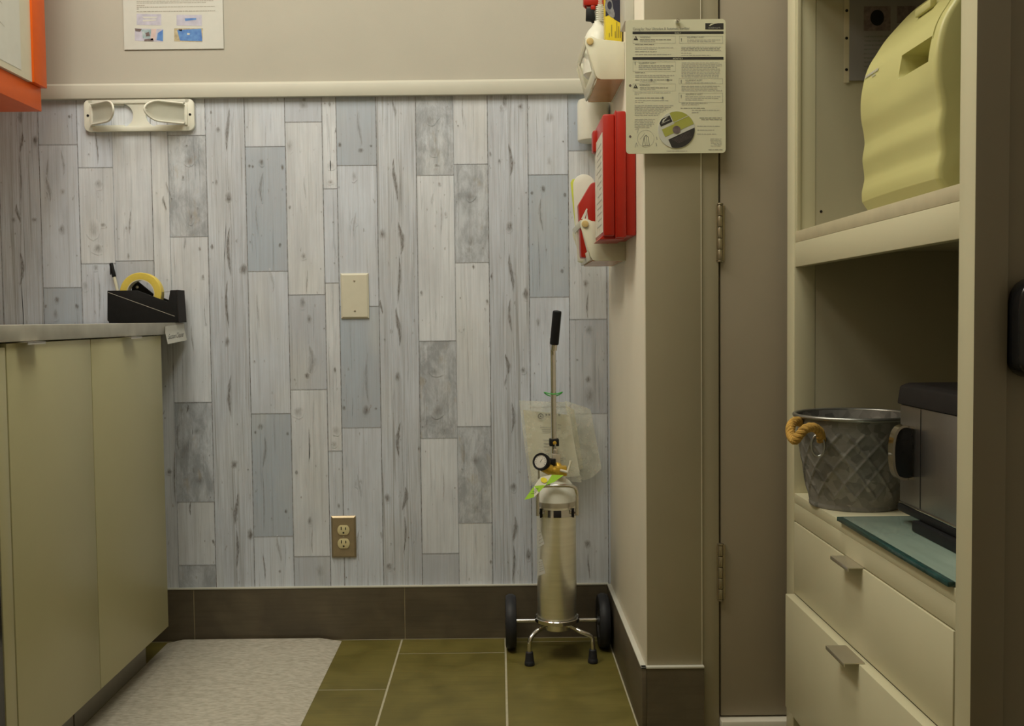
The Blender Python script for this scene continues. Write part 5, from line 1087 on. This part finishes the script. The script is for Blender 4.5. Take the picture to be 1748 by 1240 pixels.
# galvanised bucket with rope handles
t = thing('metal_bucket', (0.682, 1.905, ZS), 'embossed galvanised metal bucket with rope handles on the lower shelf', 'bucket')
bx, by = 0.6845, 1.9080; zr = 0.7190; H = zr - ZS
def brad(v): return 0.0825 + (0.1110 - 0.0825) * v ** 0.92
def bfn(u, v):
    a = 2 * math.pi * u; r = brad(v); n = 15
    if 0.10 < v < 0.86:
        q = v * 3.4; e1 = abs(((n * u + q) % 1.0) - 0.5) * 2; e2 = abs(((n * u - q) % 1.0) - 0.5) * 2
        fd = min(1, (v - 0.10) / 0.05, (0.86 - v) / 0.05)
        r += fd * 0.0026 * max(ss(0.80, 1.0, e1), ss(0.80, 1.0, e2))
    elif v <= 0.04: r += 0.0015
    return (bx + r * math.cos(a), by + r * 0.965 * math.sin(a), ZS + 0.0006 + H * v)
mb = MB('galv'); mb.grid(bfn, 260, 70); mb.grid(lambda u, v: (bx + (brad(v) - 0.003) * math.cos(2 * math.pi * u), by + (brad(v) - 0.003) * 0.965 * math.sin(2 * math.pi * u), ZS + 0.004 + (H - 0.004) * v), 80, 8)
mb.lathe([(0, ZS + 0.0006), (0.082, ZS + 0.0006)], (bx, by, 0), 'galv', 60, sy=0.965); mb.lathe([(0, ZS + 0.004), (0.0805, ZS + 0.004)], (bx, by, 0), 'galv', 60, sy=0.965)
bmesh.ops.remove_doubles(mb.bm, verts=mb.bm.verts, dist=1e-5)
mb.build('body', t, angle=60)
MB('rimsteel').tube([(bx + 0.1122 * math.cos(a), by + 0.1122 * 0.965 * math.sin(a), zr) for a in [2 * math.pi * k / 90 for k in range(90)]], 0.0040, seg=12, closed=True).build('rim', t)
def rope(path, r, name):
    pts = smooth_path(path, 9); mb = MB('rope'); n = len(pts)
    for s in range(3):
        q = []
        for i, p in enumerate(pts):
            tn = (pts[min(i + 1, n - 1)] - pts[max(i - 1, 0)]).normalized(); a_ = tn.cross(Vector((0.13, 0.99, 0.05))).normalized(); b_ = tn.cross(a_)
            an = 2 * math.pi * (s / 3 + i * 0.085); q.append(p + (a_ * math.cos(an) + b_ * math.sin(an)) * r * 0.52)
        mb.tube(q, r * 0.56, seg=8)
    return mb.build(name, t)
def BP(px, py, y): return tuple(atY(px, py, y))
rope([BP(1402, 752, 1.842), BP(1399, 738, 1.826), BP(1388, 730, 1.815), BP(1374, 733, 1.812), BP(1363, 745, 1.815), BP(1357, 752, 1.822), BP(1351, 746, 1.835), BP(1349, 734, 1.848), BP(1352, 724, 1.862), BP(1360, 719, 1.880), BP(1367, 722, 1.896)], 0.0085, 'rope_handle')
rope([BP(1556, 722, 1.920), BP(1566, 722, 1.912), BP(1572, 729, 1.905), BP(1572, 740, 1.897), BP(1565, 750, 1.890), BP(1556, 752, 1.885)], 0.0080, 'rope_handle')
for p in (BP(1396, 750, 1.8355),): MB('rimsteel').tube([(p[0] + 0.011 * math.cos(a), p[1] - 0.0015 - 0.004 * math.cos(a), p[2] - 0.012 + 0.020 * math.sin(a)) for a in [2 * math.pi * k / 30 for k in range(30)]], 0.0022, seg=8, closed=True).build('rope_eyelet', t)

# dark rounded case on the near end of the unit
pts = [(0.6520, 0.850), (0.6540, 0.842), (0.660, 0.835), (0.672, 0.829), (0.72, 0.829), (0.72, 0.957), (0.674, 0.957), (0.662, 0.950), (0.6545, 0.938), (0.6520, 0.922)]
mb = MB('blackgloss'); mb.prism(pts, 'Y', 1.2430, YN0 + 0.0118, bev=0.006, seg=3)
tag(mb.build('black_case', origin=(0.686, YN0 + 0.01, 0.83)), 'black rounded case hanging on the end of the shelf unit at the right edge', 'case')
